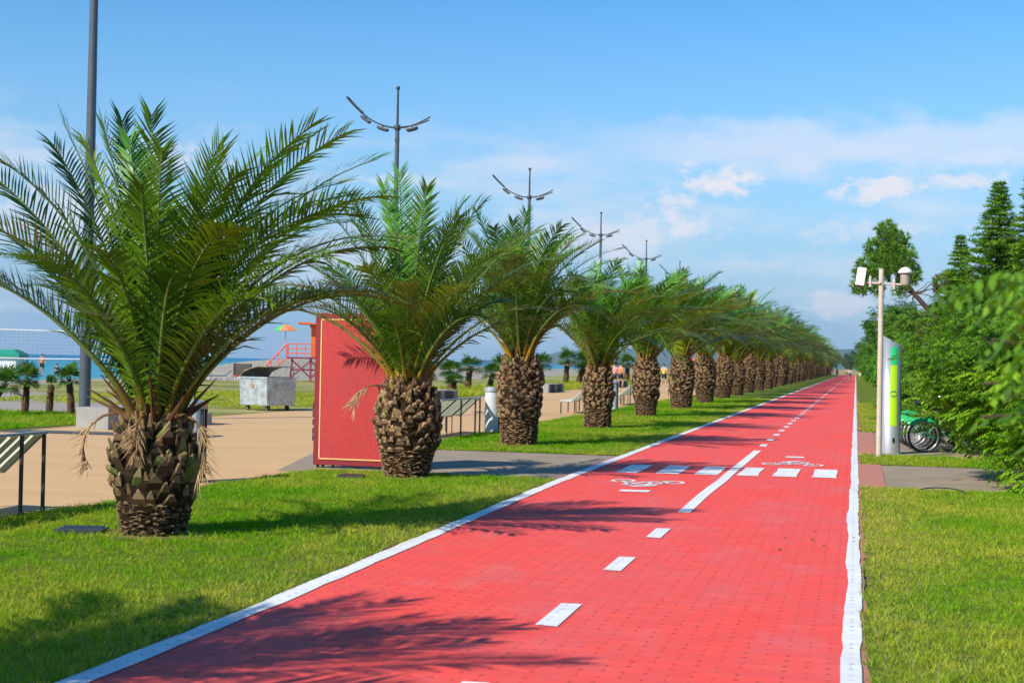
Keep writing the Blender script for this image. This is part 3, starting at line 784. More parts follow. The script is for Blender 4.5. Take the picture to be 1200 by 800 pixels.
# wind-blown ones, right (path) side streaming
fr4 = frond_fan(41, 38, 1.62, .19, 2.6, 3.0, .75, 1.45, (.30, 1.15))
P4 = make_palm(41, 'fourth date palm along the path, narrow trunk left of the small bench', 1.56, .43, fr4, (.42, .10), 48, .030, .46, .3, .06, tint=(1.1, 1.1, 1), base_r=.86)
P4.location = (-6.34, 35.56, .01)
fr5 = frond_fan(53, 38, 1.90, .22, 2.9, 3.35, .72, 1.5, (.35, 1.25))
P5 = make_palm(53, 'fifth date palm along the path, right of the people in orange', 1.84, .475, fr5, (.50, .10), 44, .035, .51, .5, .03, tint=(1.25, 1.15, 1), base_r=.72)
P5.location = (-6.45, 44.83, .01)
fr6 = frond_fan(67, 38, 2.0, .23, 3.2, 3.7, .65, 1.5, (.35, 1.3))
P6 = make_palm(67, 'sixth date palm along the path with yellow leaf bases above its trunk', 1.95, .53, fr6, (.60, .12), 42, .040, .55, .9, .03, tint=(1.3, 1.18, 1), base_r=.8)
P6.location = (-6.42, 53.97, .01)
# nearest palm outside the frame to the left: only its fronds and shadow reach the view
p0 = dup(P3, (-5.95, 3.55, .01), 2.2, 'date palm at the left edge, only its frond tips showing', PG, (.93, .93, .90))
ords = {7: 'seventh', 8: 'eighth', 9: 'ninth', 10: 'tenth'}
srcs = [P4, P5, P6]
r5 = random.Random(77)
for i, (x, y) in enumerate(palm_pos):
    if i < 7: continue
    src = [P5, P6, P3, P6, P5, P4, P6][i % 7]
    s = {P6: 1.02, P5: 1.12, P4: 1.24, P3: 1.16}[src] * r5.uniform(.93, 1.1) * (1 + min(.16, max(0, i - 8) * .03))
    if i in ords: lab = ords[i] + ' date palm from the camera in the row, its crown blown towards the path'
    else: lab = 'wind-swept date palm in the far part of the row, closely overlapped by its neighbours'
    # same wind for all: mirror/rotate only a little
    pc = dup(src, (x, y, .01), r5.uniform(-.6, .6), lab, PG, (s * .97, s * .97 * (1 if i % 2 else -1), s * r5.uniform(.88, 1.16)))
    pc.rotation_euler = (r5.uniform(-.05, .05), r5.uniform(-.03, .08), pc.rotation_euler[2])

M['soil'] = simple('bare_soil', (.26, .13, .06), (.16, .10, .05), .95, scale=9, bumps=.8, bscale=30, bdist=.02)
for (x, y) in palm_pos[1:7]:
    mb = MB(); r7 = random.Random(int(y * 10)); n = 40; ring = []
    for k in range(n):
        a = 2 * PI * k / n; r = .46 + r7.uniform(-.06, .08) + .06 * math.sin(3 * a); ring.append((x + r * math.cos(a), y + r * math.sin(a), .021))
    for k in range(n): mb.face([(x, y, .05), ring[k], ring[(k + 1) % n]])
    struct(mb.build('bare_soil', M['soil']))

# ------------------------------------------------------------------ small fan palms beyond the promenade
def fan_palm(seed, h, label, lean=0, nfr=16, spike=False, crown_r=.55):
    rs = random.Random(seed)
    t = thing('fan_palm', label, 'small palm', (0, 0, 0), 0, 'young fan palms beyond the promenade')
    mb = MB()
    pts = [Vector((lean * (z / h) ** 1.5, 0, z)) for z in np.linspace(0, h, 8)]
    mb.tube(pts, [.08, .095, .10, .09, .08, .08, .07, .05], 9, 0, (.11, .065, .035))
    for k in range(150):
        z = rs.uniform(.03, h); a = rs.uniform(0, 2 * PI); i = z / h; c = Vector((lean * i ** 1.5, 0, z)); er = Vector((math.cos(a), math.sin(a), 0)); et = Vector((-math.sin(a), math.cos(a), 0))
        b0 = c + er * .075; mb.face([b0 - et * .03, b0 + et * .03, b0 + er * .045 + Vector((0, 0, .06))], 0, rs.choice([(.22, .14, .08), (.14, .085, .05), (.08, .05, .03)]))
    mb.build('trunk', M['trunk_scale'], t, colattr=True)
    V = []; C = []; top = pts[-1]
    for k in range(nfr):
        a = k * 2.4 + rs.uniform(-.3, .3); e = nlerp(1.25, -.75, k / nfr) if not spike else rs.uniform(1.1, 1.5)
        pl = rs.uniform(.22, .42) * crown_r / .55
        d = Vector((math.cos(a) * math.cos(e), math.sin(a) * math.cos(e), math.sin(e)))
        hub = top + d * pl; side = d.cross(Vector((0, 0, 1))).normalized(); nn = side.cross(d)
        w = side * .008
        V.append([top - w, top + w, hub + w, hub - w, hub + d * .01]); C.append((.16, .22, .05))
        nl = 18; R = rs.uniform(.32, .48) * crown_r / .55
        g = rs.choice([(.05, .14, .03), (.08, .19, .035), (.12, .21, .04)])
        if k > nfr - 3: g = (.25, .2, .09)
        for j in range(nl):
            b = nlerp(-1.9, 1.9, j / (nl - 1)); dr = d * math.cos(b) + side * math.sin(b) + nn * rs.uniform(-.05, .25)
            dr.normalize(); m1 = hub + dr * R * .6; tip = m1 + (dr + Vector((.15, 0, -.35))).normalized() * R * .4
            wv = dr.cross(nn).normalized() * .022
            V.append([hub, hub, m1 + wv, m1 - wv, tip]); q = rs.uniform(.75, 1.25); C.append((g[0] * q, g[1] * q, g[2] * q))
    V = np.array([[tuple(p) for p in q] for q in V])
    o = tri_mesh('crown', V, [(0, 1, 2), (0, 2, 3), (3, 2, 4)], np.array(C), [M['frond']]); o.parent = t; o.name = 'crown'
    return t
FG = 'young fan palms beyond the promenade'
fa = fan_palm(1, .80, 'leaning young fan palm at the left edge of the small lawn', .45, 22, crown_r=.40); fa.location = (-21.75, 32.6, .02)
fb = fan_palm(2, .92, 'upright young fan palm touching the leaning one at left edge', .05, 22, crown_r=.40); fb.location = (-21.55, 33.9, .02)
fc = fan_palm(3, .75, 'smallest fan palm with a bare spiky top on the small lawn', .04, 6, True, .24); fc.location = (-21.5, 35.0, .02)
fd = fan_palm(4, .95, 'young fan palm just left of the tall grey lamp post', -.08, 18, crown_r=.38); fd.location = (-20.0, 33.6, .02)
# group in the dune grass behind the concrete benches
fan_spots = [(-20.6, 66, 1.0, 1.7), (-20.9, 68.5, .6, 1.5), (-20.4, 71, .85, 1.6), (-20.6, 75, 1.0, 1.8), (-20.4, 79, .85, 1.6), (-20.2, 81, 1.1, 1.7), (-20.2, 87, 1.0, 1.8), (-19.9, 70, .5, 1.4), (-21.0, 104, 1.4, 2.0), (-20.6, 107, 1.5, 2.2), (-20.3, 112, 1.3, 2.2), (-19.8, 117, 1.4, 2.2), (-21.5, 98, 1.2, 2.0), (-19.9, 126, 1.3, 2.3), (-21.2, 110, 1.1, 2.2), (-21.0, 121, 1.1, 2.3)]
for i, (x, y, h, s) in enumerate(fan_spots):
    src = [fb, fd, fb, fd, fa][i % 5]
    lab = 'young fan palm in the group seen past the red board, behind the concrete benches' if i < 8 else 'young fan palm in the farther group seen between the third and fourth date palms'
    dup(src, (x, y, .0), i * 1.3, lab, FG + (' near group' if i < 8 else ' far group'), (s * 1.1, s * 1.1, h * 1.45))

# ------------------------------------------------------------------ leafy trees and shrubs
def leaf_cloud(name, centers, n, leaf_fn, mat, seed, parent, k=3):
    rs = random.Random(seed); V = []; C = []
    for _ in range(n): leaf_fn(rs, V, C)
    V = np.array(V, dtype=np.float32)
    o = tri_mesh(name, V, [(0, 1, 2, 3)], np.array(C), [mat], fsz=4); o.parent = parent; o.name = name
    return o
def pinnate(rs, V, C, p, d, length, nl, lsz, g, droop=.5):
    """leaf stalk with drooping leaflet pairs"""
    d = d.normalized(); pts = [p]; q = p.copy(); dd = d.copy()
    for i in range(nl):
        dd = (dd + Vector((0, 0, -droop / nl * 1.3))).normalized(); q = q + dd * length / nl
        side = dd.cross(Vector((0, 0, 1)));
        if side.length < .01: continue
        side.normalize(); f = 1 - .4 * abs(i / nl - .45)
        for s in (-1, 1):
            ld = (side * s * .75 + dd * .45 + Vector((0, 0, -.55 + rs.uniform(-.3, .3)))).normalized()
            w = ld.cross(Vector((rs.uniform(-.3, .3), rs.uniform(-.3, .3), 1))).normalized() * lsz * .19; L1 = lsz * f * rs.uniform(.8, 1.15)
            V.append([tuple(q), tuple(q + ld * L1 * .45 + w), tuple(q + ld * L1), tuple(q + ld * L1 * .45 - w)])
            k = rs.uniform(.75, 1.3); C.append((g[0] * k, g[1] * k, g[2] * k))

def limb(mb, a, b, r0, r1, rs, n=5, wob=.12):
    a = Vector(a); b = Vector(b); L0 = (b - a).length; pts = []
    for i in range(n + 1):
        t = i / n; p = a.lerp(b, t)
        if 0 < i < n: p += Vector((rs.uniform(-1, 1), rs.uniform(-1, 1), rs.uniform(-1, 1))) * wob * L0 * .3
        pts.append(p)
    mb.tube(pts, [nlerp(r0, r1, i / n) for i in range(n + 1)], 6)
    return pts

def shrub(label, loc, blobs, nleaf, leaf_len, lsz, seed, greens, name='leafy_shrub', cat='shrub', npair=6, group=None, stems=14, droop=.55):
    rs = random.Random(seed)
    t = thing(name, label, cat, loc, 0, group)
    mb = MB()
    for k in range(stems):
        b = blobs[k % len(blobs)]; a = rs.uniform(0, 2 * PI)
        limb(mb, (rs.uniform(-.2, .2), rs.uniform(-.2, .2), 0), (b[0] + math.cos(a) * b[3] * .5, b[1] + math.sin(a) * b[4] * .5, b[2] + rs.uniform(0, .6) * b[5]), .035, .008, rs)
    mb.build('stems', M['bark'], t)
    V = []; C = []
    wts = [b[3] * b[4] * b[5] for b in blobs]
    # leaf sprays gathered on sub-clumps so light and dark masses read
    clumps = []
    for k in range(max(10, nleaf // 22)):
        b = rs.choices(blobs, wts)[0]
        u = Vector((rs.gauss(0, 1), rs.gauss(0, 1), rs.gauss(0, 1))).normalized(); r = rs.uniform(.45, 1.05) ** .7
        clumps.append((Vector((b[0] + u.x * b[3] * r, b[1] + u.y * b[4] * r, max(.08, b[2] + u.z * b[5] * r))), u, rs.choice(greens)))
    for k in range(nleaf):
        c, u, g = clumps[rs.randrange(len(clumps))]
        p = c + Vector((rs.gauss(0, 1), rs.gauss(0, 1), rs.gauss(0, .8))) * .15
        if p.z < .05: continue
        d = Vector((u.x + rs.uniform(-.7, .7), u.y + rs.uniform(-.7, .7), .35 * u.z + rs.uniform(-.2, .7)))
        pinnate(rs, V, C, p, d, leaf_len * rs.uniform(.7, 1.2), npair, lsz, g, droop)
    o = tri_mesh('foliage', np.array(V, dtype=np.float32), [(0, 1, 2, 3)], np.array(C), [M['leaf']], fsz=4); o.parent = t; o.name = 'foliage'
    return t
GR = [(.09, .20, .010), (.13, .27, .012), (.20, .34, .018), (.06, .15, .012), (.16, .30, .018)]
# main shrub, right (visible x 1060-1200)
shrub('large leafy shrub with drooping leaflets beside the docked bicycles', (2.75, 21.2, 0), [(-.25, .3, 1.5, 1.05, 1.2, 1.1), (.1, -.6, .75, 1.0, .8, .7), (-.55, 1.2, 1.1, .6, .8, .7), (.9, -.2, 2.1, 1.2, 1.2, 1.0), (0.1, 1.2, 2.1, .9, 1, .75), (-.1, -1.3, .3, .55, .35, .32), (-1.30, .8, 1.85, .55, .7, .75), (-.85, .5, 1.15, .5, .6, .5), (-.1, -1.2, .9, .8, .6, .7)], 5400, .26, .085, 5, GR, npair=7)
shrub('broad shrub behind the large leafy one, right of the conifer', (4.3, 25.5, 0), [(-.6, 0, 2.2, 1.2, 1.2, 1.2), (0, -.8, 1.2, 1.4, 1, 1.0), (-.9, 1, 3.0, .8, .8, .7)], 2200, .28, .10, 6, GR, npair=6)
shrub('shrub between the large leafy one and the small conifer', (2.75, 33.5, 0), [(-.3, 0, 1.4, 1.0, 1.5, 1.3), (.5, .5, 2.2, 1, 1.3, 1.3)], 1800, .30, .12, 8, [(.04, .11, .012), (.07, .16, .014), (.10, .2, .02)], npair=6)
# overhanging tree just right of the camera
def overhang():
    rs = random.Random(15)
    t = thing('overhanging_tree', 'blurred bright green branches hanging into view at the right edge', 'tree', (1.80, 4.3, 0))
    mb = MB(); limb(mb, (0, 0, 0), (-.1, 0, 2.0), .07, .045, rs); 
    tips = []
    for k in range(30):
        z0 = rs.uniform(1.2, 2.0); x1 = rs.uniform(-1.46, -1.0); z1 = z0 + rs.uniform(-.15, .3)
        z1 = min(max(z1, 1.18), 1.97)
        pts = limb(mb, (-.08, 0, z0), (x1 + .25 * abs(z1 - 1.65), rs.uniform(-.6, .9), z1), .02, .004, rs); tips += pts[2:]
    mb.build('branches', M['bark'], t)
    V = []; C = []
    for k in range(1900):
        p = rs.choice(tips) + Vector((rs.gauss(0, .10), rs.gauss(0, .16), rs.gauss(0, .07)))
        if p.z < 1.18 or p.z > 1.90 + .1 * p.x + .14: continue
        g = rs.choice([(.10, .23, .02), (.18, .38, .02), (.20, .40, .03), (.08, .18, .02), (.16, .28, .03), (.05, .12, .015), (.08, .20, .02)])
        if p.x < -1.40 + .14 * max(0, p.y) + .10 * math.sin(p.z * 9) or (p.z < 1.36 and rs.random() < .85) or rs.random() < .25: continue
        pinnate(rs, V, C, p, Vector((rs.uniform(-1, .4), rs.uniform(-.6, .6), rs.uniform(-.5, .5))), .15, 4, .06, g, .5)
    o = tri_mesh('foliage', np.array(V, dtype=np.float32), [(0, 1, 2, 3)], np.array(C), [M['leaf']], fsz=4); o.parent = t; o.name = 'foliage'
overhang()

def conifer(label, loc, H, R, seed, name='conifer_tree', group=None):
    rs = random.Random(seed); t = thing(name, label, 'conifer', loc, 0, group)
    mb = MB(); mb.tube([(0, 0, 0), (0, 0, H * .5), (.02, 0, H * .97)], [.12, .07, .012], 7)
    V = []; C = []
    z = .25
    while z < H * .985:
        f = 1 - z / H; rad = R * (f ** 1.0) * rs.uniform(.75, 1.2) + .025; nb = int(5 + 6 * f)
        a0 = rs.uniform(0, 6)
        for k in range(nb):
            a = a0 + 2 * PI * k / nb + rs.uniform(-.2, .2); ln = rad * rs.uniform(.75, 1.12)
            d = Vector((math.cos(a), math.sin(a), 0)); p0 = Vector((0, 0, z)); up = rs.uniform(.15, .5)
            pts = [p0 + d * ln * s + Vector((0, 0, ln * (up * s - .18 * s * s))) for s in (0, .33, .66, 1)]
            mb.tube(pts, [.018, .012, .008, .003], 4, cap=False)
            g = rs.choice([(.06, .15, .014), (.10, .23, .016), (.14, .29, .02), (.18, .33, .025)])
            nseg = int(6 + ln * 26)
            for j in range(nseg):
                s = (j + .5) / nseg
                if s < .12: continue
                i = min(2, int(s * 3)); p = pts[i].lerp(pts[i + 1], s * 3 - i)
                sd = Vector((-d.y, d.x, 0))
                for sg in (-1, 1):
                    tl = (.30 * ln * (1 - s) + .10) * rs.uniform(.7, 1.2)
                    td = (sd * sg + d * .8 + Vector((0, 0, rs.uniform(-.15, .35)))).normalized()
                    nn = max(2, int(tl / .045))
                    for m in range(nn):
                        q = p + td * tl * (m / nn); nd = (td + Vector((rs.uniform(-.9, .9), rs.uniform(-.9, .9), rs.uniform(-.5, 1.0)))).normalized()
                        L1 = rs.uniform(.06, .10); w = nd.cross(Vector((rs.uniform(-1, 1), rs.uniform(-1, 1), 1))).normalized() * .013
                        V.append([tuple(q - w), tuple(q + w), tuple(q + nd * L1 + w * .3), tuple(q + nd * L1 - w * .3)]); kk = rs.uniform(.7, 1.3); C.append((g[0] * kk, g[1] * kk, g[2] * kk))
        z += rs.uniform(.085, .15) * (0.6 + .8 * f)
    mb.build('trunk', M['bark'], t)
    o = tri_mesh('crown', np.array(V, dtype=np.float32), [(0, 1, 2, 3)], np.array(C), [M['needle']], fsz=4); o.parent = t; o.name = 'crown'
    return t
conifer('tallest pointed conifer above the right-hand shrubs', (2.75, 30, 0), 5.5, 2.1, 21)
conifer('small pointed conifer left of the tallest one', (2.45, 36.5, 0), 5.0, 1.7, 22)
cx = conifer('conifer at the right edge of the picture', (3.15, 27.5, 0), 5.9, 1.1, 23)

def pine():
    rs = random.Random(33)
    t = thing('pine_tree', 'leaning pine with tufted round crown behind the camera pole', 'pine tree', (3.3, 45.5, 0))
    mb = MB()
    tr = [Vector(p) for p in ((0, 0, 0), (-.25, 0, 1.6), (-.9, 0, 3.2), (-1.6, 0, 4.0), (-2.2, 0, 4.9), (-2.45, 0, 5.7), (-2.45, 0, 6.1))]
    mb.tube(tr, [.13, .11, .085, .07, .05, .03, .015], 8)
    tufts = []
    # crown in the upper left, plus scraggly lower branches on the right side
    cl = [(-2.45, 0, 5.9, .33), (-2.15, .1, 5.55, .42), (-2.75, 0, 5.35, .36), (-1.95, 0, 5.05, .42), (-2.5, 0, 4.85, .50), (-3.05, 0, 4.75, .36), (-1.75, .1, 4.55, .38), (-3.2, 0, 4.25, .30), (-2.7, 0, 4.1, .22), (-2.3, 0, 5.2, .4), (-2.0, 0, 4.15, .25),
          (-1.5, 0, 3.2, .22), (-.8, 0, 4.25, .28), (-.35, 0, 4.0, .30), (-.1, .1, 4.3, .25), (-1.9, 0, 3.0, .26), (-1.2, 0, 2.7, .3), (-.1, 0, 3.4, .35), (-1.6, 0, 2.3, .35), (-.6, 0, 4.45, .2)]
    for (x, y, z, r) in cl:
        c = Vector((x, y, z)); a = min(tr, key=lambda q: (q - c).length); limb(mb, a, c, .028, .01, rs, 4, .2)
        for k in range(int(110 * (r / .35) ** 2)):
            u = Vector((rs.gauss(0, 1), rs.gauss(0, 1), rs.gauss(0, 1))).normalized() * r * rs.uniform(.4, 1.05); tufts.append((c + u, u, r))
    V = []; C = []
    for p, u, r in tufts:
        low = p.x > -1.4
        g = rs.choice([(.07, .17, .02), (.11, .23, .025), (.15, .29, .03), (.05, .12, .02)])
        if low and rs.random() < .45: g = (.16, .11, .06)
        for k in range(11):
            d = (u.normalized() * .7 + Vector((rs.gauss(0, 1), rs.gauss(0, 1), rs.gauss(0, 1))) * .55 + Vector((0, 0, .3))).normalized()
            w = d.cross(Vector((.3, 1, .2))).normalized() * .011; L1 = rs.uniform(.10, .17)
            V.append([tuple(p - w), tuple(p + w), tuple(p + d * L1 + w * .3), tuple(p + d * L1 - w * .3)]); kk = rs.uniform(.7, 1.3); C.append((g[0] * kk, g[1] * kk, g[2] * kk))
    for k in range(26):
        a = rs.choice(tr[2:5]); b = a + Vector((rs.uniform(-.8, 1.2), rs.uniform(-.5, .5), rs.uniform(-.7, .6))); limb(mb, a, b, .014, .004, rs, 4, .3)
    mb.build('trunk', M['bark'], t)
    o = tri_mesh('crown', np.array(V, dtype=np.float32), [(0, 1, 2, 3)], np.array(C), [M['needle']], fsz=4); o.parent = t; o.name = 'crown'
pine()
# hedge of shrubs running away on the right
HG = 'shrubs lining the far right side of the path'
s1 = shrub('bright green rounded shrub right of the far path edge', (2.35, 56, 0), [(0, 0, 1.3, 1.2, 1.6, 1.2), (-.1, .6, 2.0, .9, 1.2, .9), (-.5, -.4, .7, .8, 1, .6)], 1500, .34, .20, 41, [(.08, .22, .015), (.12, .28, .02), (.06, .17, .015)], npair=4, group=HG)
s2 = shrub('dark green taller shrub behind the camera pole', (3.4, 49, 0), [(-.3, 0, 1.5, 1.3, 1.5, 1.4), (.5, 0, 2.7, 1.1, 1.2, 1.1), (-.8, .6, 2.7, .8, .8, .7)], 1700, .32, .17, 42, [(.04, .12, .015), (.07, .16, .014), (.10, .2, .02)], npair=4, group=HG)
r6 = random.Random(5); y = 63; i = 0
while y < 400:
    s = r6.uniform(.95, 1.5) * (1 + (y - 60) / 500)
    dup([s1, s2][i % 2 if y < 90 else r6.randrange(2)], (2.4 + r6.uniform(.1, .9) + s * .5, y, 0), r6.uniform(0, 6), 'shrub in the unbroken hedge line running to the vanishing point', HG, (s, s, s * r6.uniform(.8, 1.2)))
    y += 5 * s; i += 1
# trees closing the view at the end of the path
def far_tree(label, seed):
    rs = random.Random(seed); t = thing('broadleaf_tree', label, 'tree', (0, 0, 0), 0, 'trees closing the end of the path')
    mb = MB(); mb.tube([(0, 0, 0), (.1, 0, 2), (0, 0, 5)], [.25, .2, .1], 7); mb.build('trunk', M['bark'], t)
    V = []; C = []
    for k in range(2600):
        u = Vector((rs.gauss(0, 1), rs.gauss(0, 1), rs.gauss(0, 1))).normalized() * rs.uniform(.6, 1.05)
        p = Vector((u.x * 2.6 + .6 * math.sin(u.z * 4), u.y * 2.4, 4.2 + u.z * 2.6 + .5 * math.sin(u.x * 5))); d = Vector((rs.gauss(0, 1), rs.gauss(0, 1), rs.gauss(0, 1))).normalized() * .3; w = d.cross(Vector((.2, .5, 1))).normalized() * .12
        g = rs.choice([(.03, .08, .015), (.05, .11, .02), (.07, .14, .02)]); V.append([tuple(p), tuple(p + d * .5 + w), tuple(p + d), tuple(p + d * .5 - w)]); C.append(g)
    o = tri_mesh('crown', np.array(V, dtype=np.float32), [(0, 1, 2, 3)], np.array(C), [M['leaf']], fsz=4); o.parent = t; o.name = 'crown'
    return t
ft = far_tree('hazy dark tree closing the far end of the red path', 3); ft.location = (-1.5, 425, 0)
for i, (x, y, s) in enumerate([(-7, 430, .95), (4, 424, 1.1), (9, 432, 1.3), (-13, 440, 1.0), (-20, 450, .9), (1.5, 440, .8), (15, 430, 1.4), (-28, 455, .8)]):
    dup(ft, (x, y, 0), i * 1.1, None, None, s)

# ------------------------------------------------------------------ lamp posts
def lamp_post(label, H=12.55, arm_z=10.95):
    t = thing('lamp_post', label, 'lamp post', (0, 0, 0), 0, 'tall lamp posts along the promenade')
    mb = MB(); mb.tube([(0, 0, 0), (0, 0, 4), (0, 0, arm_z)], [.125, .115, .085], 14); mb.build('pole', M['steel_paint'], t, smooth=False)
    mb = MB(); mb.lathe([(.22, 0), (.22, .03), (.15, .05), (.14, .22)], 16); mb.build('base_plate', M['steel_paint'], t)
    mb = MB(); mb.tube([(0, 0, arm_z), (0, 0, H)], [.055, .04], 8); mb.lathe([(.05, 0), (.085, .03), (.085, .10), (.03, .14)], 10, (0, 0, H - .02)); mb.build('mast', M['lamp_steel'], t)
    # arm as one long arc, two rails
    def arc(x): return arm_z + .05 + (.27 * x * x if x < 0 else .17 * x * x)
    for sy in (-.06, .06):
        mb = MB(); xs = np.linspace(-1.55, .45, 14)
        mb.tube([(x, sy, arc(x)) for x in xs], .032, 6)
        xs = np.linspace(-2.15, -1.5, 5); mb.tube([(x, sy * 1.4, arc(x) + .03) for x in xs], .05, 6)
        xs = np.linspace(.4, 1.35, 6); mb.tube([(x, sy, arc(x) + (.10 if sy > 0 else -.04) * (x - .3)) for x in xs], .032, 6)
        mb.build('arm', M['lamp_steel'], t)
    mb = MB(); mb.lathe([(.12, 0), (.14, .05), (.14, .15), (.12, .2)], 12, (0, 0, arm_z - .05)); mb.build('collar', M['lamp_steel'], t); mb = MB(); mb.box((0, 0, arm_z - .45), (.14, .2, .2)); mb.build('junction_box', M['lamp_steel'], t, bevel=.01)
    for x, a in ((-1.35, .62), (-.62, .30), (.62, -.22)):
        mb = MB(); R = Matrix.Rotation(a, 3, 'Y')
        c = Vector((x, 0, arc(x) - .13))
        mb.box(c, (.46, .26, .10), mat=R); mb.box(c + Vector((0, 0, -.06)), (.36, .2, .05), mat=R)
        mb.tube([c, c + Vector((0, 0, .13))], .03, 6)
        hd = mb.build('lamp_head', M['lamp_steel'], t, bevel=.02)
    return t
l1 = lamp_post('tall grey lamp post rising behind the nearest palm, its head out of frame'); l1.location = (-18.45, 31.6, 0); l1.scale = (1.15, 1.15, 1)
lamps = [(54.45, 'lamp post above the second palm with a long curved arm'), (78.3, 'lamp post above the third palm, second with its head showing'), (101.5, 'lamp post above the fourth palm, third with its head showing'), (124.5, 'lamp post above the fifth palm, half hidden by fronds'), (149, 'faint lamp post mast beyond the fifth palm')]
for y, lab in lamps: dup(l1, (-18.1, y, 0), 0, lab, None, 1)
for y in (173, 197, 221, 245, 269): dup(l1, (-18.1, y, 0), 0, 'far lamp post hidden among the palm crowns down the promenade', None, 1)

# ------------------------------------------------------------------ red board
t = thing('red_board', 'large red board with a thin gold border line on short feet', 'board', (-7.13, 20, 0), math.radians(0))
mb = MB(); mb.box((0, 0, 1.18), (1.44, .10, 2.26)); mb.build('panel_frame', M['board_frame'], t, bevel=.008)
mb = MB(); mb.box((0.0, -.053, 1.18), (1.25, .012, 2.08)); mb.build('panel_face', M['board_face'], t)
mb = MB()
for (c, s) in (((0, 1.18 + 1.035), (1.24, .018)), ((0, 1.18 - 1.035), (1.24, .018)), ((-.62, 1.18), (.018, 2.052)), ((.62, 1.18), (.018, 2.052))):
    mb.box((c[0], -.062, c[1]), (s[0], .008, s[1]))
mb.build('border_line', M['gold'], t)
for x in (-.66, -.58, -.42, .42, .6):
    mb = MB(); mb.tube([(x, 0, -.02), (x, 0, .06)], .025, 8); mb.build('foot', M['black'], t)
mb = MB()
for z in (.45, .55, .68, .8, .92): mb.box((-.74, .02, z), (.03, .06, .09), 0); 
mb.build('hinge', M['black'], t)

# ------------------------------------------------------------------ benches
def bench(label, L_=3.2):
    t = thing('slatted_bench', label, 'bench', (0, 0, 0), 0, 'slatted benches along the lawn edge')
    # x: 0 = back top (lawn side), -X = seat; y: runs along
    n = int(L_ / .38)
    for k in range(n + 1):
        y = k * L_ / n
        full = k in (0, n // 2, n - 1, n)
        mb = MB()
        if full: mb.box((0, y, .40), (.03, .03, .80))
        else: mb.box((-.43, y, .20), (.018, .018, .40))
        mb.build('post', M['bench_steel'], t)
        if k % 3 == 0 or k == n:
            mb = MB(); mb.box((-.80, y, .19), (.035, .03, .38)); mb.build('leg', M['bench_steel'], t)
            mb = MB(); pr = [(-.86, .40), (-.46, .40), (-.02, .80)]
            mb.tube([(x, y, z) for x, z in pr], .022, 6); mb.build('side_rail', M['bench_rail'], t)
    mb = MB(); mb.box((-.0, L_ / 2, .815), (.06, L_ + .06, .03)); mb.build('top_rail', M['bench_rail'], t, bevel=.006)
    bk = MB(); R = Matrix.Rotation(math.atan2(.40, .44) * -1, 3, 'Y'); nb = int(L_ / .19)
    for k in range(nb): bk.box(Vector((-.235, (k + .5) * L_ / nb, .605)), (.56, .135, .022), mat=R)
    bk.build('backrest', M['bench_slat'], t)
    st = MB()
    for k in range(4): st.box((-.80 + k * .105, L_ / 2, .43), (.09, L_, .022))
    st.build('seat', M['bench_slat'], t)
    return t
b1 = bench('slatted bench cut off by the left edge, its dark end posts on the promenade'); b1.location = (-8.10, 9.9, 0)
dup(b1, (-8.35, 28.3, 0), 0, 'slatted bench left of the third palm with thin vertical posts')
dup(b1, (-8.55, 45.6, 0), 0, 'slatted bench glimpsed between the fourth and fifth palms')
dup(b1, (-8.75, 56.5, 0), 0, 'slatted bench glimpsed between the fifth and sixth palms')
dup(b1, (-8.8, 75, 0), 0, 'far slatted bench half hidden by the seventh palm')
def litter_bin(label):
    t = thing('litter_bin', label, 'litter bin', (0, 0, 0), 0, 'round pale bins beside the benches')
    mb = MB(); mb.lathe([(.165, .03), (.175, .05), (.175, .93), (.165, .95)], 24); mb.build('body', M['white_enamel'], t, smooth=False)
    mb = MB(); mb.lathe([(.19, .95), (.195, .97), (.195, 1.03), (.18, 1.05), (.12, 1.06)], 24); mb.build('rim', M['brushed'], t)
    mb = MB(); mb.box((.17, -.05, .5), (.04, .03, .9)); mb.box((.17, .05, .5), (.04, .03, .9)); mb.build('side_bars', M['bench_steel'], t)
    return t
lb = litter_bin('round pale litter bin half hidden behind the nearest palm trunk'); lb.location = (-8.33, 16.9, 0)
dup(lb, (-8.12, 31.75, 0), 0, 'round pale litter bin between the slatted bench and third palm')
dup(lb, (-8.4, 50.1, 0), 0, 'round pale litter bin behind the fifth palm')
# concrete benches with dark slatted sides
def cbench(label):
    t = thing('concrete_bench', label, 'bench', (0, 0, 0), 0, 'long concrete benches on the far promenade edge')
    mb = MB()
    for y in (.25, 2.1, 4.0): mb = MB(); mb.box((0, y, .24), (.78, .5, .48)); mb.build('block', M['concrete'], t, bevel=.012)
    for y in (1.175, 3.05):
        mb = MB(); mb.box((0, y, .465), (.76, 1.30, .028)); mb.build('seat', M['concrete'], t)
        mb = MB()
        for k in range(6): mb.box((0, y, .05 + k * .07), (.70, 1.28, .05))
        mb.build('slatted_side', M['dark_slats'], t)
    return t
c1 = cbench('concrete bench at left, behind the nearest palm and lamp post foot'); c1.location = (-16.1, 27.9, 0)
dup(c1, (-16.3, 52.2, 0), 0, 'concrete bench seen right of the second palm trunk')
dup(c1, (-16.9, 77.0, 0), 0, 'concrete bench seen right of the third palm trunk')
dup(c1, (-16.9, 101, 0), 0, 'concrete bench farthest away, behind the people in orange')
# round plinth with post
t = thing('round_plinth', 'stepped round concrete plinth behind the nearest palm', 'plinth', (-15.3, 31.3, 0))
mb = MB(); mb.lathe([(.34, 0), (.36, .02), (.36, .27), (.34, .29)], 28); mb.build('lower_drum', M['concrete'], t)
mb = MB(); mb.lathe([(.27, .28), (.27, .50), (.25, .52)], 28, (-.1, .2, 0)); mb.build('upper_drum', M['concrete'], t)
mb = MB(); mb.tube([(-.15, .2, .5), (-.15, .2, 1.75)], .022, 8); mb.build('post', M['bench_steel'], t)

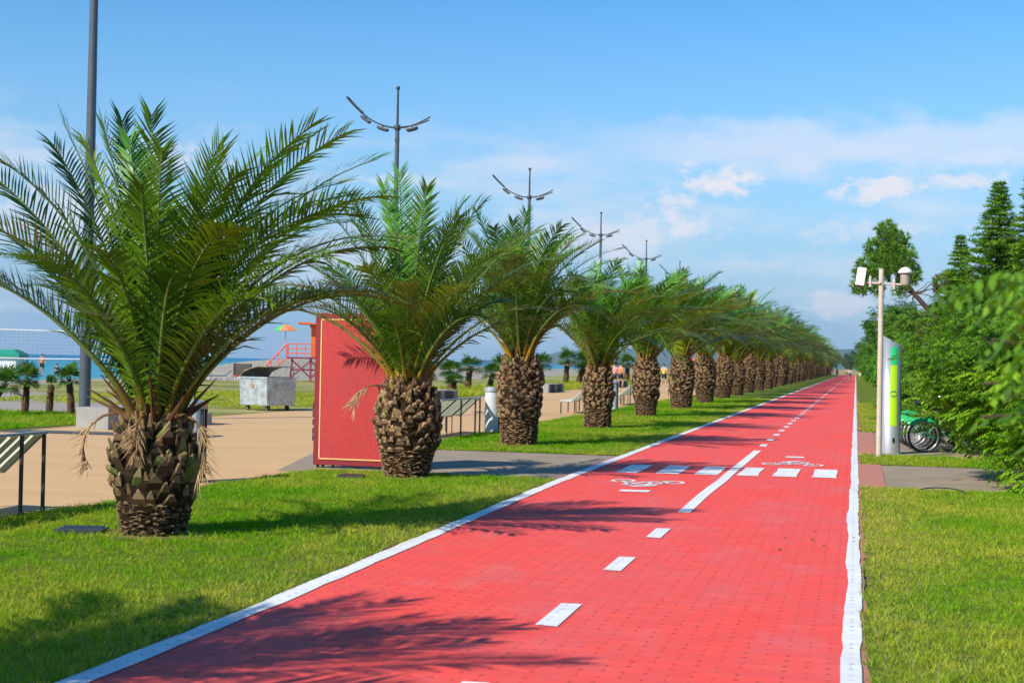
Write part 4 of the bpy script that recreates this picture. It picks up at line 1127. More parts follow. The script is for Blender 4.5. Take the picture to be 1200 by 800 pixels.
# ------------------------------------------------------------------ galvanised bin
t = thing('wheeled_dumpster', 'dented galvanised waste container with its lid open', 'waste container', (-17.75, 41.2, 0), math.radians(-24))
mb = MB()
w0, w1, d0, d1 = .50, .56, .42, .48
def frus(mb, w0, w1, d0, d1, z0, z1, mi=0):
    vs = [(-w0, -d0, z0), (w0, -d0, z0), (w0, d0, z0), (-w0, d0, z0), (-w1, -d1, z1), (w1, -d1, z1), (w1, d1, z1), (-w1, d1, z1)]
    mb.add(vs, [(0, 3, 2, 1), (0, 1, 5, 4), (1, 2, 6, 5), (2, 3, 7, 6), (3, 0, 4, 7)], mi)
frus(mb, .60, .63, .58, .62, .17, 1.02); mb.build('body', M['galv'], t, bevel=.015)
mb = MB()
for (c, s) in (((0, -.625, 1.02), (1.29, .04, .05)), ((0, .625, 1.02), (1.29, .04, .05)), ((-.625, 0, 1.02), (.04, 1.21, .05)), ((.625, 0, 1.02), (.04, 1.21, .05))): mb.box(c, s)
mb.build('rim', M['galv'], t)
mb = MB()
pts = [(-.62, 1.04), (-.45, 1.20), (-.15, 1.30), (.2, 1.36), (.6, 1.34)]
for i in range(4):
    (xa, za), (xb, zb) = pts[i], pts[i + 1]
    mb.add([(xa, -.60, za), (xb, -.60, zb), (xb, .60, zb), (xa, .60, za), (xa, -.60, za + .025), (xb, -.60, zb + .025), (xb, .60, zb + .025), (xa, .60, za + .025)], [(0, 3, 2, 1), (4, 5, 6, 7), (0, 1, 5, 4), (2, 3, 7, 6), (0, 4, 7, 3), (1, 2, 6, 5)])
mb.build('lid', M['galv_dirty'], t)
mb = MB(); mb.tube([(.55, .5, 1.02), (.62, .5, 1.2), (.6, .5, 1.34)], .015, 6); mb.build('lid_strut', M['galv_dirty'], t)
mb = MB(); mb.tube([(-.04, -.58, .77), (-.04, -.625, .77)], .085, 12); mb.tube([(-.04, -.60, .77), (-.04, -.635, .77)], .05, 12); mb.build('lock_plate', simple('rusty_lock', (.30, .15, .07), (.45, .36, .26), .7, scale=20), t)
for sx in (-1, 1):
    mb = MB(); mb.tube([(sx * .60, -.25, .80), (sx * .68, -.25, .80), (sx * .68, .25, .80), (sx * .60, .25, .80)], .016, 6); mb.build('handle', M['galv'], t)
for sx in (-1, 1):
    for sy in (-1, 1):
        mb = MB(); mb.box((sx * .43, sy * .42, .155), (.09, .08, .05)); mb.box((sx * .43, sy * .42 - .03, .10), (.07, .008, .09)); mb.box((sx * .43, sy * .42 + .03, .10), (.07, .008, .09))
        w = mb.build('caster', M['galv_dirty'], t)
        m2 = MB(); m2.tube([(sx * .43, sy * .42 - .022, .085), (sx * .43, sy * .42 + .022, .085)], .083, 16); m2.build('tyre', M['rubber'], w)

# ------------------------------------------------------------------ ground grates
def grate(label, x, y, rz, wdt=.55):
    t = thing('drain_cover', label, 'drain cover', (x, y, .03), rz, 'flat covers in the lawn')
    mb = MB(); 
    mb.box((0, -.11, .0), (wdt, .03, .05)); mb.box((0, .11, .0), (wdt, .03, .05)); mb.box((-wdt / 2 + .015, 0, 0), (.03, .19, .05)); mb.box((wdt / 2 - .015, 0, 0), (.03, .19, .05)); mb.build('frame', M['lamp_steel'], t)
    mb = MB(); mb.box((0, 0, .018), (wdt - .06, .19, .02), mat=Matrix.Rotation(.12, 3, 'X')); mb.build('plate', M['bench_steel'], t)
grate('dark metal ground cover in the lawn left of the nearest palm', -6.78, 11.62, .25, .42)
grate('dark metal ground cover in the lawn below the red board', -6.65, 18.33, .2, .36)

# ------------------------------------------------------------------ camera pole
t = thing('camera_pole', 'slim tan pole carrying two white security cameras', 'camera pole', (.43, 26.9, 0))
mb = MB(); mb.tube([(0, 0, 0), (0, 0, 3.47)], [.050, .046], 12); mb.build('pole', M['pole_tan'], t)
mb = MB(); mb.tube([(-.30, 0, 3.22), (.38, 0, 3.18)], .020, 8); mb.tube([(-.04, 0, 3.22), (-.04, -.08, 3.22)], .03, 8); mb.build('crossarm', M['cam_bracket'], t)
mb = MB(); mb.box((-.20, 0, 3.24), (.04, .06, .20)); mb.box((.225, 0, 3.19), (.04, .06, .20)); mb.build('clamp', M['cam_bracket'], t, bevel=.006)
cam = MB(); R = Matrix.Rotation(math.radians(8), 3, 'Y') @ Matrix.Rotation(math.radians(62), 3, 'X')
cam.box((-.37, 0, 3.31), (.13, .32, .13), mat=R); cam.box(Vector((-.37, -.0, 3.31)) + R @ Vector((0, -.02, .075)), (.16, .38, .015), mat=R)
cm = cam.build('camera_housing', M['cam_white'], t, bevel=.02)
g = MB(); g.tube([Vector((-.37, 0, 3.31)) + R @ Vector((0, -.155, 0)), Vector((-.37, 0, 3.31)) + R @ Vector((0, -.175, 0))], .05, 12); g.build('lens', M['glass_dark'], cm)
cam = MB(); cam.lathe([(.075, 0), (.085, .02), (.085, .20), (.07, .22)], 16, (.42, 0, 3.17)); cm = cam.build('camera_housing', simple('camera_grey', (.42, .35, .28), (.3, .25, .2), .5), t)
g = MB(); g.lathe([(.12, 0), (.13, .02), (.11, .06), (.06, .10), (.02, .115)], 18, (.42, 0, 3.39)); g.build('dome_cap', M['cam_white'], cm)

# ------------------------------------------------------------------ totem
t = thing('info_totem', 'rounded silver column sign with green and lime panel', 'sign column', (.67, 28.4, 0))
def slant(mb, r, z0, z1, n=32, sl=.12, rx=1):
    vs = []
    for zz, s in ((z0, 0), (z1, 1)):
        for k in range(n):
            a = 2 * PI * k / n; x = r * math.cos(a); vs.append((x, r * math.sin(a) * rx, zz + (-(x / r) * sl if s else 0)))
    mb.add(vs, [(k, (k + 1) % n, n + (k + 1) % n, n + k) for k in range(n)] + [tuple(range(n, 2 * n))])
mb = MB(); slant(mb, .185, 0, 2.19, 36, .10); o = mb.build('column', M['brushed'], t)
for p in o.data.polygons: p.use_smooth = len(p.vertices) == 4
# curved panel patches hugging the column, facing the camera
def patch(mb, a0, a1, z0, z1, r=.188, n=10, top_sl=0):
    for k in range(n):
        a, b = nlerp(a0, a1, k / n), nlerp(a0, a1, (k + 1) / n)
        mb.face([(r * math.cos(a), r * math.sin(a), z0), (r * math.cos(b), r * math.sin(b), z0), (r * math.cos(b), r * math.sin(b), z1), (r * math.cos(a), r * math.sin(a), z1)])
A0, A1 = math.radians(262), math.radians(305)
mb = MB(); patch(mb, A0, A1, .55, 1.72); mb.build('lime_panel', M['tote_lime'], t)
mb = MB(); patch(mb, A0, A1, 1.725, 2.07); mb.build('green_panel', M['tote_green'], t)
# emblem: two opposing arcs
mb = MB()
def arcstrip(mb, a_c, z_c, ra, t0, t1, th, r=.1905, n=12, sx=1.0):
    for k in range(n):
        u, v = nlerp(t0, t1, k / n), nlerp(t0, t1, (k + 1) / n)
        w = lambda q: th * math.sin(PI * (q - t0) / (t1 - t0)) * .5 + .004
        P_ = []
        for q, s in ((u, -1), (v, -1), (v, 1), (u, 1)):
            R_ = ra + s * w(q); ang = a_c + R_ * math.cos(q) * sx / r; P_.append((r * math.cos(ang), r * math.sin(ang), z_c + R_ * math.sin(q) * .75))
        mb.face(P_)
arcstrip(mb, math.radians(283), 1.16, .07, .35, 2.9, .03); arcstrip(mb, math.radians(283), 1.17, .07, 3.5, 6.0, .03)
mb.build('emblem', M['tote_dark'], t)
mb = MB()
for k in range(2): mb.box((.05 , -.17 - .012, .28 + k * .0), (.03, .015, .09))
mb.build('socket', M['steel_paint'], t)

# ------------------------------------------------------------------ bicycles
def bicycle(label, group, frame_mat='bike_frame', fender=True, cat='bicycle'):
    """rear wheel at origin x=0, front wheel at +x; wheels in XZ plane"""
    t = thing('bicycle', label, cat, (0, 0, 0), 0, group); R = .33
    for nm, x in (('wheel', 0), ('wheel', 1.05)):
        mb = MB(); mb.torus((x, 0, R), R - .02, .020, 'Y', 36, 6); w = mb.build(nm, M['rubber'], t, smooth=True)
        mb = MB(); mb.torus((x, 0, R), R - .050, .014, 'Y', 36, 5); mb.build('rim', M['rim'], w, smooth=True)
        mb = MB()
        for k in range(20):
            a = 2 * PI * k / 20; mb.tube([(x, .02 * (-1) ** k, R), (x + (R - .05) * math.cos(a), 0, R + (R - .05) * math.sin(a))], .0025, 3)
        mb.tube([(x, -.04, R), (x, .04, R)], .028, 10); mb.build('spokes', M['rim'], w)
    F = M[frame_mat]; mb = MB()
    bb = (.42, 0, .30); st = (.30, 0, .62); hd = (.88, 0, .80); hl = (.90, 0, .68)
    for a, b in ((bb, st), (bb, hl), (st, (.89, 0, .72)), (hl, hd)): mb.tube([a, b], .02, 8)
    for s in (-.045, .045): mb.tube([(0, s, R), bb], .010, 6); mb.tube([(0, s, R), st], .009, 6); mb.tube([(.90, s, .68), (1.05, s, R)], .012, 6)
    mb.build('frame', F, t)
    mb = MB(); mb.tube([(.30, 0, .62), (.26, 0, .86)], .014, 8); mb.build('seat_post', M['rim'], t)
    mb = MB(); mb.lathe([(.02, .86), (.11, .88), (.12, .92), (.08, .94)], 14, (.22, 0, 0)); mb.box((.36, 0, .905), (.16, .05, .03)); mb.build('saddle', M['black'], t, bevel=0)
    mb = MB(); mb.tube([(.88, 0, .78), (.85, 0, 1.02)], .014, 8); mb.tube([(.70, -.27, 1.06), (.84, -.18, 1.03), (.86, 0, 1.02), (.84, .18, 1.03), (.70, .27, 1.06)], .013, 8); mb.build('handlebar', M['rim'], t)
    mb = MB(); mb.tube([(.42, -.07, .30), (.42, .07, .30)], .05, 12); mb.tube([(.42, .08, .30), (.50, .08, .17)], .01, 6); mb.tube([(.42, -.08, .30), (.34, -.08, .43)], .01, 6); mb.box((.50, .12, .17), (.08, .08, .02)); mb.box((.34, -.12, .43), (.08, .08, .02)); mb.build('crank', M['bike_frame'] if 0 else M['rim'], t)
    if fender:
        for x, a0, a1 in ((0, math.radians(50), math.radians(140)), (1.05, math.radians(20), math.radians(150))):
            mb = MB(); n = 16; vs = []
            for k in range(n + 1):
                a = nlerp(a0, a1, k / n)
                for (rr_, yy) in ((R - .03, -.045), (R + .025, -.04), (R + .04, 0), (R + .025, .04), (R - .03, .045)):
                    vs.append((x + rr_ * math.cos(a), yy, R + rr_ * math.sin(a)))
            mb.add(vs, [(k * 5 + j, k * 5 + j + 1, (k + 1) * 5 + j + 1, (k + 1) * 5 + j) for k in range(n) for j in range(4)])
            mb.build('fender', M['fender'], t, smooth=True)
        mb = MB()
        mb.tube([(.95, -.16, .98), (1.20, -.16, .98), (1.20, .16, .98), (.95, .16, .98), (.95, -.16, .98)], .008, 5); mb.tube([(.97, -.12, .74), (1.17, -.12, .74), (1.17, .12, .74), (.97, .12, .74), (.97, -.12, .74)], .006, 5)
        for xx, yy in ((.95, -.16), (1.07, -.16), (1.2, -.16), (1.2, 0), (1.2, .16), (1.07, .16), (.95, .16), (.95, 0)): mb.tube([(xx, yy, .98), (nlerp(1.07, xx, .8), yy * .75, .74)], .004, 4)
        mb.build('basket', M['bench_steel'], t)
    return t
BG = 'docked green hire bicycles in a row'
bk = bicycle('nearest docked bicycle, its whole rear wheel clear of the shrub', BG); bk.location = (1.33, 29.2, 0); bk.rotation_euler = (0, 0, math.radians(12))
for k in range(1, 9):
    x = 1.33 + (-.045 * k if k < 5 else -.18 + .02 * (k - 4)); lab = ['', 'second docked bicycle, just behind the nearest one', 'third docked bicycle in the row from the front', 'fourth docked bicycle in the row from the front'][k] if k < 4 else 'docked bicycle at the back of the row beside the silver column'
    dup(bk, (x, 29.2 + .66 * k, 0), math.radians(12), lab, BG)
mb = MB()
t = thing('bike_rack', 'low grey docking rail under the hire bicycles', 'bike rack', (2.7, 29.0, 0))
mb.box((0, 2.7, .06), (.18, 6.2, .12)); mb.build('base_rail', M['steel_paint'], t, bevel=.01)
for k in range(9):
    mb = MB(); mb.box((0, .35 + k * .66, .45), (.14, .10, .70)); mb.build('dock_post', M['steel_paint'], t, bevel=.01)

# ------------------------------------------------------------------ people
def skin_mesh(name, verts, edges, radii, mat, parent, sub=1):
    me = bpy.data.meshes.new(name); me.from_pydata(verts, edges, []); ob = bpy.data.objects.new(name, me); COL.objects.link(ob)
    m = ob.modifiers.new('s', 'SKIN'); m.use_smooth_shade = True
    for i, v in enumerate(me.skin_vertices[0].data): v.radius = (radii[i], radii[i]); v.use_root = (i == 0)
    s = ob.modifiers.new('u', 'SUBSURF'); s.levels = sub; s.render_levels = sub
    dg = bpy.context.evaluated_depsgraph_get(); dg.update()
    new = bpy.data.meshes.new_from_object(ob.evaluated_get(dg)); bpy.data.objects.remove(ob); bpy.data.meshes.remove(me)
    new.materials.clear(); new.materials.append(mat)
    o = bpy.data.objects.new(name, new); COL.objects.link(o); o.parent = parent; return o
def person(label, loc, rz, shirt, shorts, pose='walk', group=None, legs='skin', hat=None):
    t = thing('person', label, 'person', loc, rz, group)
    if pose == 'walk':
        J = dict(pel=(0, 0, .95), sp=(0, .01, 1.15), ch=(0, 0, 1.35), nk=(0, .01, 1.50), hd=(0, -.02, 1.60), ht=(0, -.01, 1.72),
                 hl=(-.10, 0, .90), kl=(-.11, -.16, .52), al=(-.11, -.05, .10), fl=(-.11, -.20, .04), hr=(.10, 0, .90), kr=(.11, .06, .50), ar=(.11, .26, .13), fr=(.11, .16, .04),
                 sl=(-.18, 0, 1.42), el=(-.25, .08, 1.15), wl=(-.25, -.02, .92), ml=(-.24, -.06, .84), sr=(.18, 0, 1.42), er=(.25, -.04, 1.15), wr=(.25, -.20, .98), mr=(.24, -.26, .92))
    elif pose == 'stand':
        J = dict(pel=(0, 0, .95), sp=(0, .01, 1.15), ch=(0, 0, 1.35), nk=(0, .01, 1.50), hd=(0, -.02, 1.60), ht=(0, -.01, 1.72),
                 hl=(-.10, 0, .90), kl=(-.12, -.01, .50), al=(-.13, .02, .10), fl=(-.14, -.13, .04), hr=(.10, 0, .90), kr=(.12, -.01, .50), ar=(.13, .02, .10), fr=(.15, -.13, .04),
                 sl=(-.18, 0, 1.42), el=(-.25, .03, 1.15), wl=(-.24, -.08, .92), ml=(-.23, -.11, .84), sr=(.18, 0, 1.42), er=(.27, .03, 1.16), wr=(.16, -.18, 1.05), mr=(.10, -.2, 1.06))
    elif pose == 'sit':
        J = dict(pel=(0, 0, .14), sp=(0, .05, .34), ch=(0, .06, .54), nk=(0, .03, .68), hd=(0, -.02, .78), ht=(0, -.02, .90),
                 hl=(-.10, -.05, .13), kl=(-.16, -.40, .42), al=(-.16, -.62, .09), fl=(-.16, -.76, .05), hr=(.10, -.05, .13), kr=(.16, -.40, .42), ar=(.16, -.62, .09), fr=(.16, -.76, .05),
                 sl=(-.18, .05, .60), el=(-.24, -.08, .40), wl=(-.15, -.32, .42), ml=(-.13, -.40, .43), sr=(.18, .05, .60), er=(.24, -.08, .40), wr=(.15, -.32, .42), mr=(.13, -.40, .43))
    else:  # ride, saddle at z .93, facing -y
        J = dict(pel=(0, .20, .98), sp=(0, .12, 1.16), ch=(0, .0, 1.36), nk=(0, -.06, 1.50), hd=(0, -.12, 1.60), ht=(0, -.12, 1.72),
                 hl=(-.10, .18, .94), kl=(-.11, -.16, .72), al=(-.11, -.0, .30), fl=(-.11, -.12, .24), hr=(.10, .18, .94), kr=(.11, -.10, .58), ar=(.11, .06, .22), fr=(.11, -.08, .17),
                 sl=(-.18, -.02, 1.42), el=(-.26, -.20, 1.20), wl=(-.25, -.42, 1.08), ml=(-.25, -.48, 1.06), sr=(.18, -.02, 1.42), er=(.26, -.20, 1.20), wr=(.25, -.42, 1.08), mr=(.25, -.48, 1.06))
    R_ = dict(pel=.14, sp=.12, ch=.145, nk=.055, hd=.085, ht=.07, hl=.085, kl=.06, al=.04, fl=.035, hr=.085, kr=.06, ar=.04, fr=.035, sl=.06, el=.042, wl=.03, ml=.035, sr=.06, er=.042, wr=.03, mr=.035)
    ks = list(J); E_ = [('pel', 'sp'), ('sp', 'ch'), ('ch', 'nk'), ('nk', 'hd'), ('hd', 'ht'), ('pel', 'hl'), ('hl', 'kl'), ('kl', 'al'), ('al', 'fl'), ('pel', 'hr'), ('hr', 'kr'), ('kr', 'ar'), ('ar', 'fr'), ('ch', 'sl'), ('sl', 'el'), ('el', 'wl'), ('wl', 'ml'), ('ch', 'sr'), ('sr', 'er'), ('er', 'wr'), ('wr', 'mr')]
    skin_mesh('body', [J[k] for k in ks], [(ks.index(a), ks.index(b)) for a, b in E_], [R_[k] for k in ks], M['skin'], t)
    def sub(name, keys, edges, grow, mat, mids={}):
        JJ = dict(J); RR = dict(R_)
        for k, (a, b, f) in mids.items(): JJ[k] = tuple(Vector(J[a]).lerp(Vector(J[b]), f)); RR[k] = nlerp(R_[a], R_[b], f)
        skin_mesh(name, [JJ[k] for k in keys], [(keys.index(a), keys.index(b)) for a, b in edges], [RR[k] + grow for k in keys], mat, t)
    if shirt: sub('shirt', ['sp', 'pel2', 'ch', 'sl', 'el2', 'sr', 'er2'], [('sp', 'pel2'), ('sp', 'ch'), ('ch', 'sl'), ('sl', 'el2'), ('ch', 'sr'), ('sr', 'er2')], .018, M[shirt], {'pel2': ('pel', 'sp', .2), 'el2': ('sl', 'el', .6), 'er2': ('sr', 'er', .6)})
    f = .75 if legs == 'skin' else 1.0
    if legs == 'skin': sub('shorts', ['pel', 'hl', 'k1', 'hr', 'k2'], [('pel', 'hl'), ('hl', 'k1'), ('pel', 'hr'), ('hr', 'k2')], .022, M[shorts], {'k1': ('hl', 'kl', .8), 'k2': ('hr', 'kr', .8)})
    else: sub('trousers', ['pel', 'hl', 'kl', 'a1', 'hr', 'kr', 'a2'], [('pel', 'hl'), ('hl', 'kl'), ('kl', 'a1'), ('pel', 'hr'), ('hr', 'kr'), ('kr', 'a2')], .02, M[shorts], {'a1': ('kl', 'al', .9), 'a2': ('kr', 'ar', .9)})
    h = Vector(J['ht']); mb = MB()
    vs = []
    for i in range(5):
        ph = i / 4 * PI * .55
        for k in range(12):
            a = 2 * PI * k / 12; vs.append((h.x + .098 * math.sin(ph) * math.cos(a), h.y + .02 + .108 * math.sin(ph) * math.sin(a), h.z - .045 + .105 * math.cos(ph)))
    mb.add(vs, [(i * 12 + k, i * 12 + (k + 1) % 12, (i + 1) * 12 + (k + 1) % 12, (i + 1) * 12 + k) for i in range(4) for k in range(12)])
    mb.build('hair', M[hat] if hat else M['hair'], t, smooth=True)
    # face: nose and eyes
    hd = Vector(J['hd']); mb = MB(); mb.lathe([(.016, 0), (.012, .02), (.004, .04)], 6, (hd.x, hd.y - .088, hd.z + .01)); mb.build('nose', M['skin'], t)
    for s in (-1, 1):
        mb = MB(); mb.lathe([(.006, -.008), (.011, 0), (.006, .008)], 6, (hd.x + s * .032, hd.y - .078, hd.z + .055)); mb.build('eye', M['hair'], t)
    return t
person('person in an orange top and dark shorts walking on the beach at left', (-66.2, 106.5, -.14), .6, 'c_orange', 'c_dark', 'walk')
person('person in dark clothes sitting on the pebbles near the water', (-64.5, 106, -.1), 1.2, 'c_dark', 'c_dark', 'sit', legs='long')
person('person in white sitting on the pebbles beside the one in dark clothes', (-63.9, 107.2, -.1), .4, 'c_white', 'c_pink', 'sit')
person('person seated on the beach behind the nearest palm', (-50, 95, 0), .3, 'c_red', 'c_white', 'stand')
person('bare-shouldered person in orange top and black shorts by the fifth palm', (-16.3, 100.5, 0), 2.6, 'c_orange', 'c_dark', 'walk')
person('person in tan top with a dark cap left of the one in orange', (-16.35, 98, 0), 3.0, 'c_pink', 'c_dark', 'stand', hat='c_dark')
person('person in yellow top and black shorts between the fifth and sixth palms', (-14.72, 112, 0), 2.9, 'c_yellow', 'c_dark', 'walk')
person('person walking far down the promenade left of the one in yellow', (-16.4, 132, 0), 0, 'c_white', 'c_dark', 'walk')
cb = bicycle('bicycle ridden towards the camera far down the red path', None, 'steel_paint', False); cb.location = (-.82, 188, 0.02); cb.rotation_euler = (0, 0, -PI / 2)
person('person in a light top riding the bicycle far down the path', (-.82, 187.72, .02), 0, 'c_white', 'c_dark', 'ride')
cb2 = dup(cb, (-1.5, 250, .02), -PI / 2, 'bicycle at the path centre behind the nearest rider'); person('person in pink riding behind the nearest cyclist', (-1.5, 249.7, .02), 0, 'c_pink', 'c_dark', 'ride')
person('person in red walking at the far end of the path by the palms', (-3.3, 265, .02), 0, 'c_red', 'c_dark', 'walk')
person('person in red and white beside the far palms', (-4.3, 275, .02), 0, 'c_red', 'c_white', 'walk')
person('person in yellow on the right verge at the far end', (.7, 230, .02), 0, 'c_yellow', 'c_white', 'walk')

# ------------------------------------------------------------------ lifeguard tower
t = thing('lifeguard_tower', 'orange lifeguard tower on maroon stilts with a ramp', 'lifeguard tower', (-37.7, 95, 0), math.radians(22))
for x in (-1.3, 0, 1.3, 2.6):
    for y in (-1.1, 1.1):
        mb = MB(); mb.tube([(x * 1.12, y * 1.1, -.05), (x, y, 1.62)], .07, 6); mb.build('stilt', M['maroon'], t)
mb = MB()
for y in (-1.1, 1.1):
    for x in (-1.3, 0, 1.3):
        mb.tube([(x * 1.1, y * 1.1, .25), (x + 1.3, y, 1.5)], .05, 5); mb.tube([(x + 1.35, y * 1.1, .25), (x, y, 1.5)], .05, 5)
    mb.tube([(-1.4, y, .85), (2.7, y, .85)], .05, 5)
mb.build('cross_brace', M['maroon'], t)
mb = MB(); mb.box((.5, 0, 1.68), (4.3, 2.6, .12)); mb.build('deck', M['maroon'], t)
mb = MB()
for x in np.linspace(-1.6, 2.6, 8):
    mb.box((x, -1.27, 2.2), (.07, .06, .95))
for y in (-1.27, -.6, .1, .8): mb.box((-1.6, y, 2.2), (.06, .06, .95))
for z in (2.0, 2.33, 2.66): mb.box((.5, -1.27, z), (4.24, .05, .08)); mb.box((-1.6, 0, z), (.05, 2.6, .08))
mb.build('railing', M['orange_red'], t)
cab = MB()
cab.box((.30, -.35, 2.95), (.60, .12, 2.4)); cab.box((1.75, -.35, 2.2), (2.2, .10, .85)); cab.box((.05, .4, 2.95), (.10, 1.4, 2.4)); cab.box((2.85, -.35, 3.3), (.16, .12, 1.6)); cab.box((1.45, 1.05, 2.7), (2.9, .1, 2.0))
cab.build('cabin', M['orange'], t)
mb = MB(); mb.box((1.1, .2, 4.08), (4.0, 2.6, .12), mat=Matrix.Rotation(.04, 3, 'Y')); mb.box((.5, .1, 3.93), (1.2, 1.6, .16)); mb.build('roof', M['orange_red'], t)
mb = MB(); R = Matrix.Rotation(-.75, 3, 'Y')
mb.box((-2.5, .3, .88), (2.5, 1.1, .08), mat=R); mb.tube([(-3.4, -.25, .85), (-1.7, -.25, 2.65)], .05, 5); mb.tube([(-3.4, .85, .85), (-1.7, .85, 2.65)], .05, 5)
for f in (0, .33, .66, 1): mb.tube([(nlerp(-3.35, -1.7, f), -.25, nlerp(0, 1.7, f)), (nlerp(-3.35, -1.7, f), -.25, nlerp(.85, 2.65, f))], .04, 5)
mb.build('ramp', M['orange_red'], t)
person('person in dark clothes standing on the lifeguard tower deck', (-36.0, 94.9, 1.74), 0, 'c_red', 'c_dark', 'stand')
def parasol(label, loc, R0, zt, mats, n=8, cat='parasol'):
    t = thing('parasol', label, cat, loc); mb = MB(); mb.tube([(0, 0, 0), (0, 0, zt)], .03, 6); mb.build('pole', M['bench_rail'], t)
    for mi, m in enumerate(mats):
        mb = MB()
        for k in range(n):
            if k * len(mats) // n != mi: continue
            a, b = 2 * PI * k / n, 2 * PI * (k + 1) / n
            P0 = Vector((0, 0, zt)); A = Vector((R0 * .55 * math.cos(a), R0 * .55 * math.sin(a), zt - .22 * R0)); B = Vector((R0 * .55 * math.cos(b), R0 * .55 * math.sin(b), zt - .22 * R0)); C_ = Vector((R0 * math.cos(a), R0 * math.sin(a), zt - .58 * R0)); D_ = Vector((R0 * math.cos(b), R0 * math.sin(b), zt - .58 * R0))
            mb.face([P0, A, B]); mb.face([A, C_, D_, B])
        mb.build('canopy_panel', M[m], t)
    return t
parasol('green and yellow beach parasol on the lifeguard tower', (-39.4, 94.4, 1.74), .85, 2.35, ['um_orange', 'um_yellow', 'um_yellow', 'um_green', 'um_green'], 10).rotation_euler = (0, 0, 4.6)
parasol('peach beach parasol seen through the nearest palm', (-45.2, 92, 0), 1.0, 2.2, ['peach'], 10)

# wooden hut-like crate on the beach
t = thing('beach_locker', 'dark slatted wooden crate on the beach near the waste container', 'crate', (-46.3, 102.5, 0), .35)
mb = MB()
for k in range(6): mb.box((0, 0, .12 + k * .19), (1.25, .9, .17))
mb.build('slats', M['dark_wood'], t)
mb = MB()
for x in (-.62, .62):
    for y in (-.44, .44): mb.box((x, y, .58), (.09, .09, 1.2))
mb.build('corner_post', M['dark_slats'], t)
mb = MB(); mb.box((.82, .1, .3), (.35, .7, .62)); mb.build('side_box', M['dark_slats'], t)

# kiosk tent at left
t = thing('beach_kiosk', 'white beach tent with green roof at the left edge', 'tent', (-65.5, 100, -.35), .3)
mb = MB(); mb.box((0, 0, 1.02), (2.4, 2.2, 1.7)); mb.build('wall', M['kiosk_white'], t)
mb = MB(); frus(mb, 1.5, .9, 1.35, .8, 1.92, 2.28); mb.box((0, 0, 1.80), (3.0, 2.7, .28)); mb.build('roof', M['kiosk_green'], t)
for x in (-1.42, 1.42):
    for y in (-1.28, 1.28):
        mb = MB(); mb.box((x, y, .85), (.10, .10, 1.75)); mb.build('corner_post', M['kiosk_green'], t)
mb = MB(); mb.box((-1.6, -.6, .8), (.1, 1.2, 1.4)); mb.build('side_panel', M['kiosk_blue'], t)

# volleyball net
t = thing('volleyball_net', 'white-taped volleyball net strung above the beach at left', 'volleyball net', (-29.6, 41.0, 0), 0)
A = Vector((-3.2, -.6, 0)); B = Vector((5.9, 7.8, 0))
A = Vector((-2.6, 1.0, 0)); B = Vector((5.6, 6.4, 0))
mb = MB(); mb.tube([A + Vector((0, 0, 2.47)), A.lerp(B, .5) + Vector((0, 0, 2.43)), B + Vector((0, 0, 2.47))], .030, 5); mb.build('top_tape', M['net_tape'], t)
mb = MB(); mb.tube([A + Vector((0, 0, 1.49)), A.lerp(B, .5) + Vector((0, 0, 1.44)), B + Vector((0, 0, 1.49))], .026, 5); mb.build('bottom_tape', M['net_tape'], t)
mb = MB()
for k in range(66): 
    p = A.lerp(B, k / 65); mb.tube([p + Vector((0, 0, 1.46)), p + Vector((0, 0, 2.45))], .003, 3)
for k in range(1, 8):
    z = 1.46 + k * .123; mb.tube([A + Vector((0, 0, z)), B + Vector((0, 0, z))], .003, 3)
mb.build('mesh', M['net_cord'], t)
for P_ in (A, B):
    mb = MB(); mb.tube([P_ * 1.0 + Vector((0, 0, 0)), P_ + Vector((0, 0, 2.55))], .04, 8); mb.build('post', M['bench_steel'], t)

# small signpost
t = thing('thin_post', 'thin dark post standing in the dry grass left of centre', 'post', (-40.5, 72, 0))
mb = MB(); mb.tube([(0, 0, 0), (0, 0, 1.3)], .05, 6); mb.box((0, 0, 1.3), (.2, .03, .14)); mb.build('post_body', M['dark_wood'], t)

# loungers / towels behind the nearest palm
for i, (x, y, m, lab) in enumerate([(-45.6, 90, 'c_white', 'white lounger on the beach behind the nearest palm'), (-44, 93, 'kiosk_blue', 'blue lounger on the beach behind the nearest palm'), (-43.5, 96.5, 'c_red', 'red lounger on the beach right of the blue one')]):
    t = thing('sun_lounger', lab, 'sun lounger', (x, y, 0), .4 * i, 'loungers on the beach')
    mb = MB(); mb.box((0, 0, .32), (1.3, .6, .06)); mb.box((.85, 0, .50), (.6, .6, .06), mat=Matrix.Rotation(-.7, 3, 'Y')); mb.build('bed', M[m], t)
    for sx in (-.55, .55):
        for sy in (-.25, .25):
            mb = MB(); mb.box((sx, sy, .15), (.05, .05, .30)); mb.build('leg', M['net_tape'], t)

# cafe canopy and orange kiosk far along the promenade
t = thing('flat_canopy', 'flat dark canopy behind the people in orange', 'canopy', (-22.0, 130, 0), .1)
mb = MB(); mb.box((0, 0, 2.6), (3.4, 3, .14)); mb.build('roof', M['steel_paint'], t)
for x in (-1.5, 1.5):
    for y in (-1.3, 1.3): mb = MB(); mb.box((x, y, 1.27), (.1, .1, 2.54)); mb.build('post', M['steel_paint'], t)
t = thing('orange_kiosk', 'small orange kiosk glimpsed past the seventh palm', 'kiosk', (-16.2, 153, 0), .1)
mb = MB(); mb.box((0, 0, 1.1), (2.4, 2.2, 2.2)); mb.build('wall', M['orange'], t)
mb = MB(); mb.box((0, 0, 2.32), (3.0, 2.8, .2)); mb.build('roof', M['orange_red'], t)
mb = MB(); mb.box((0, -1.11, 1.3), (1.4, .03, .8)); mb.build('window', M['glass_dark'], t)

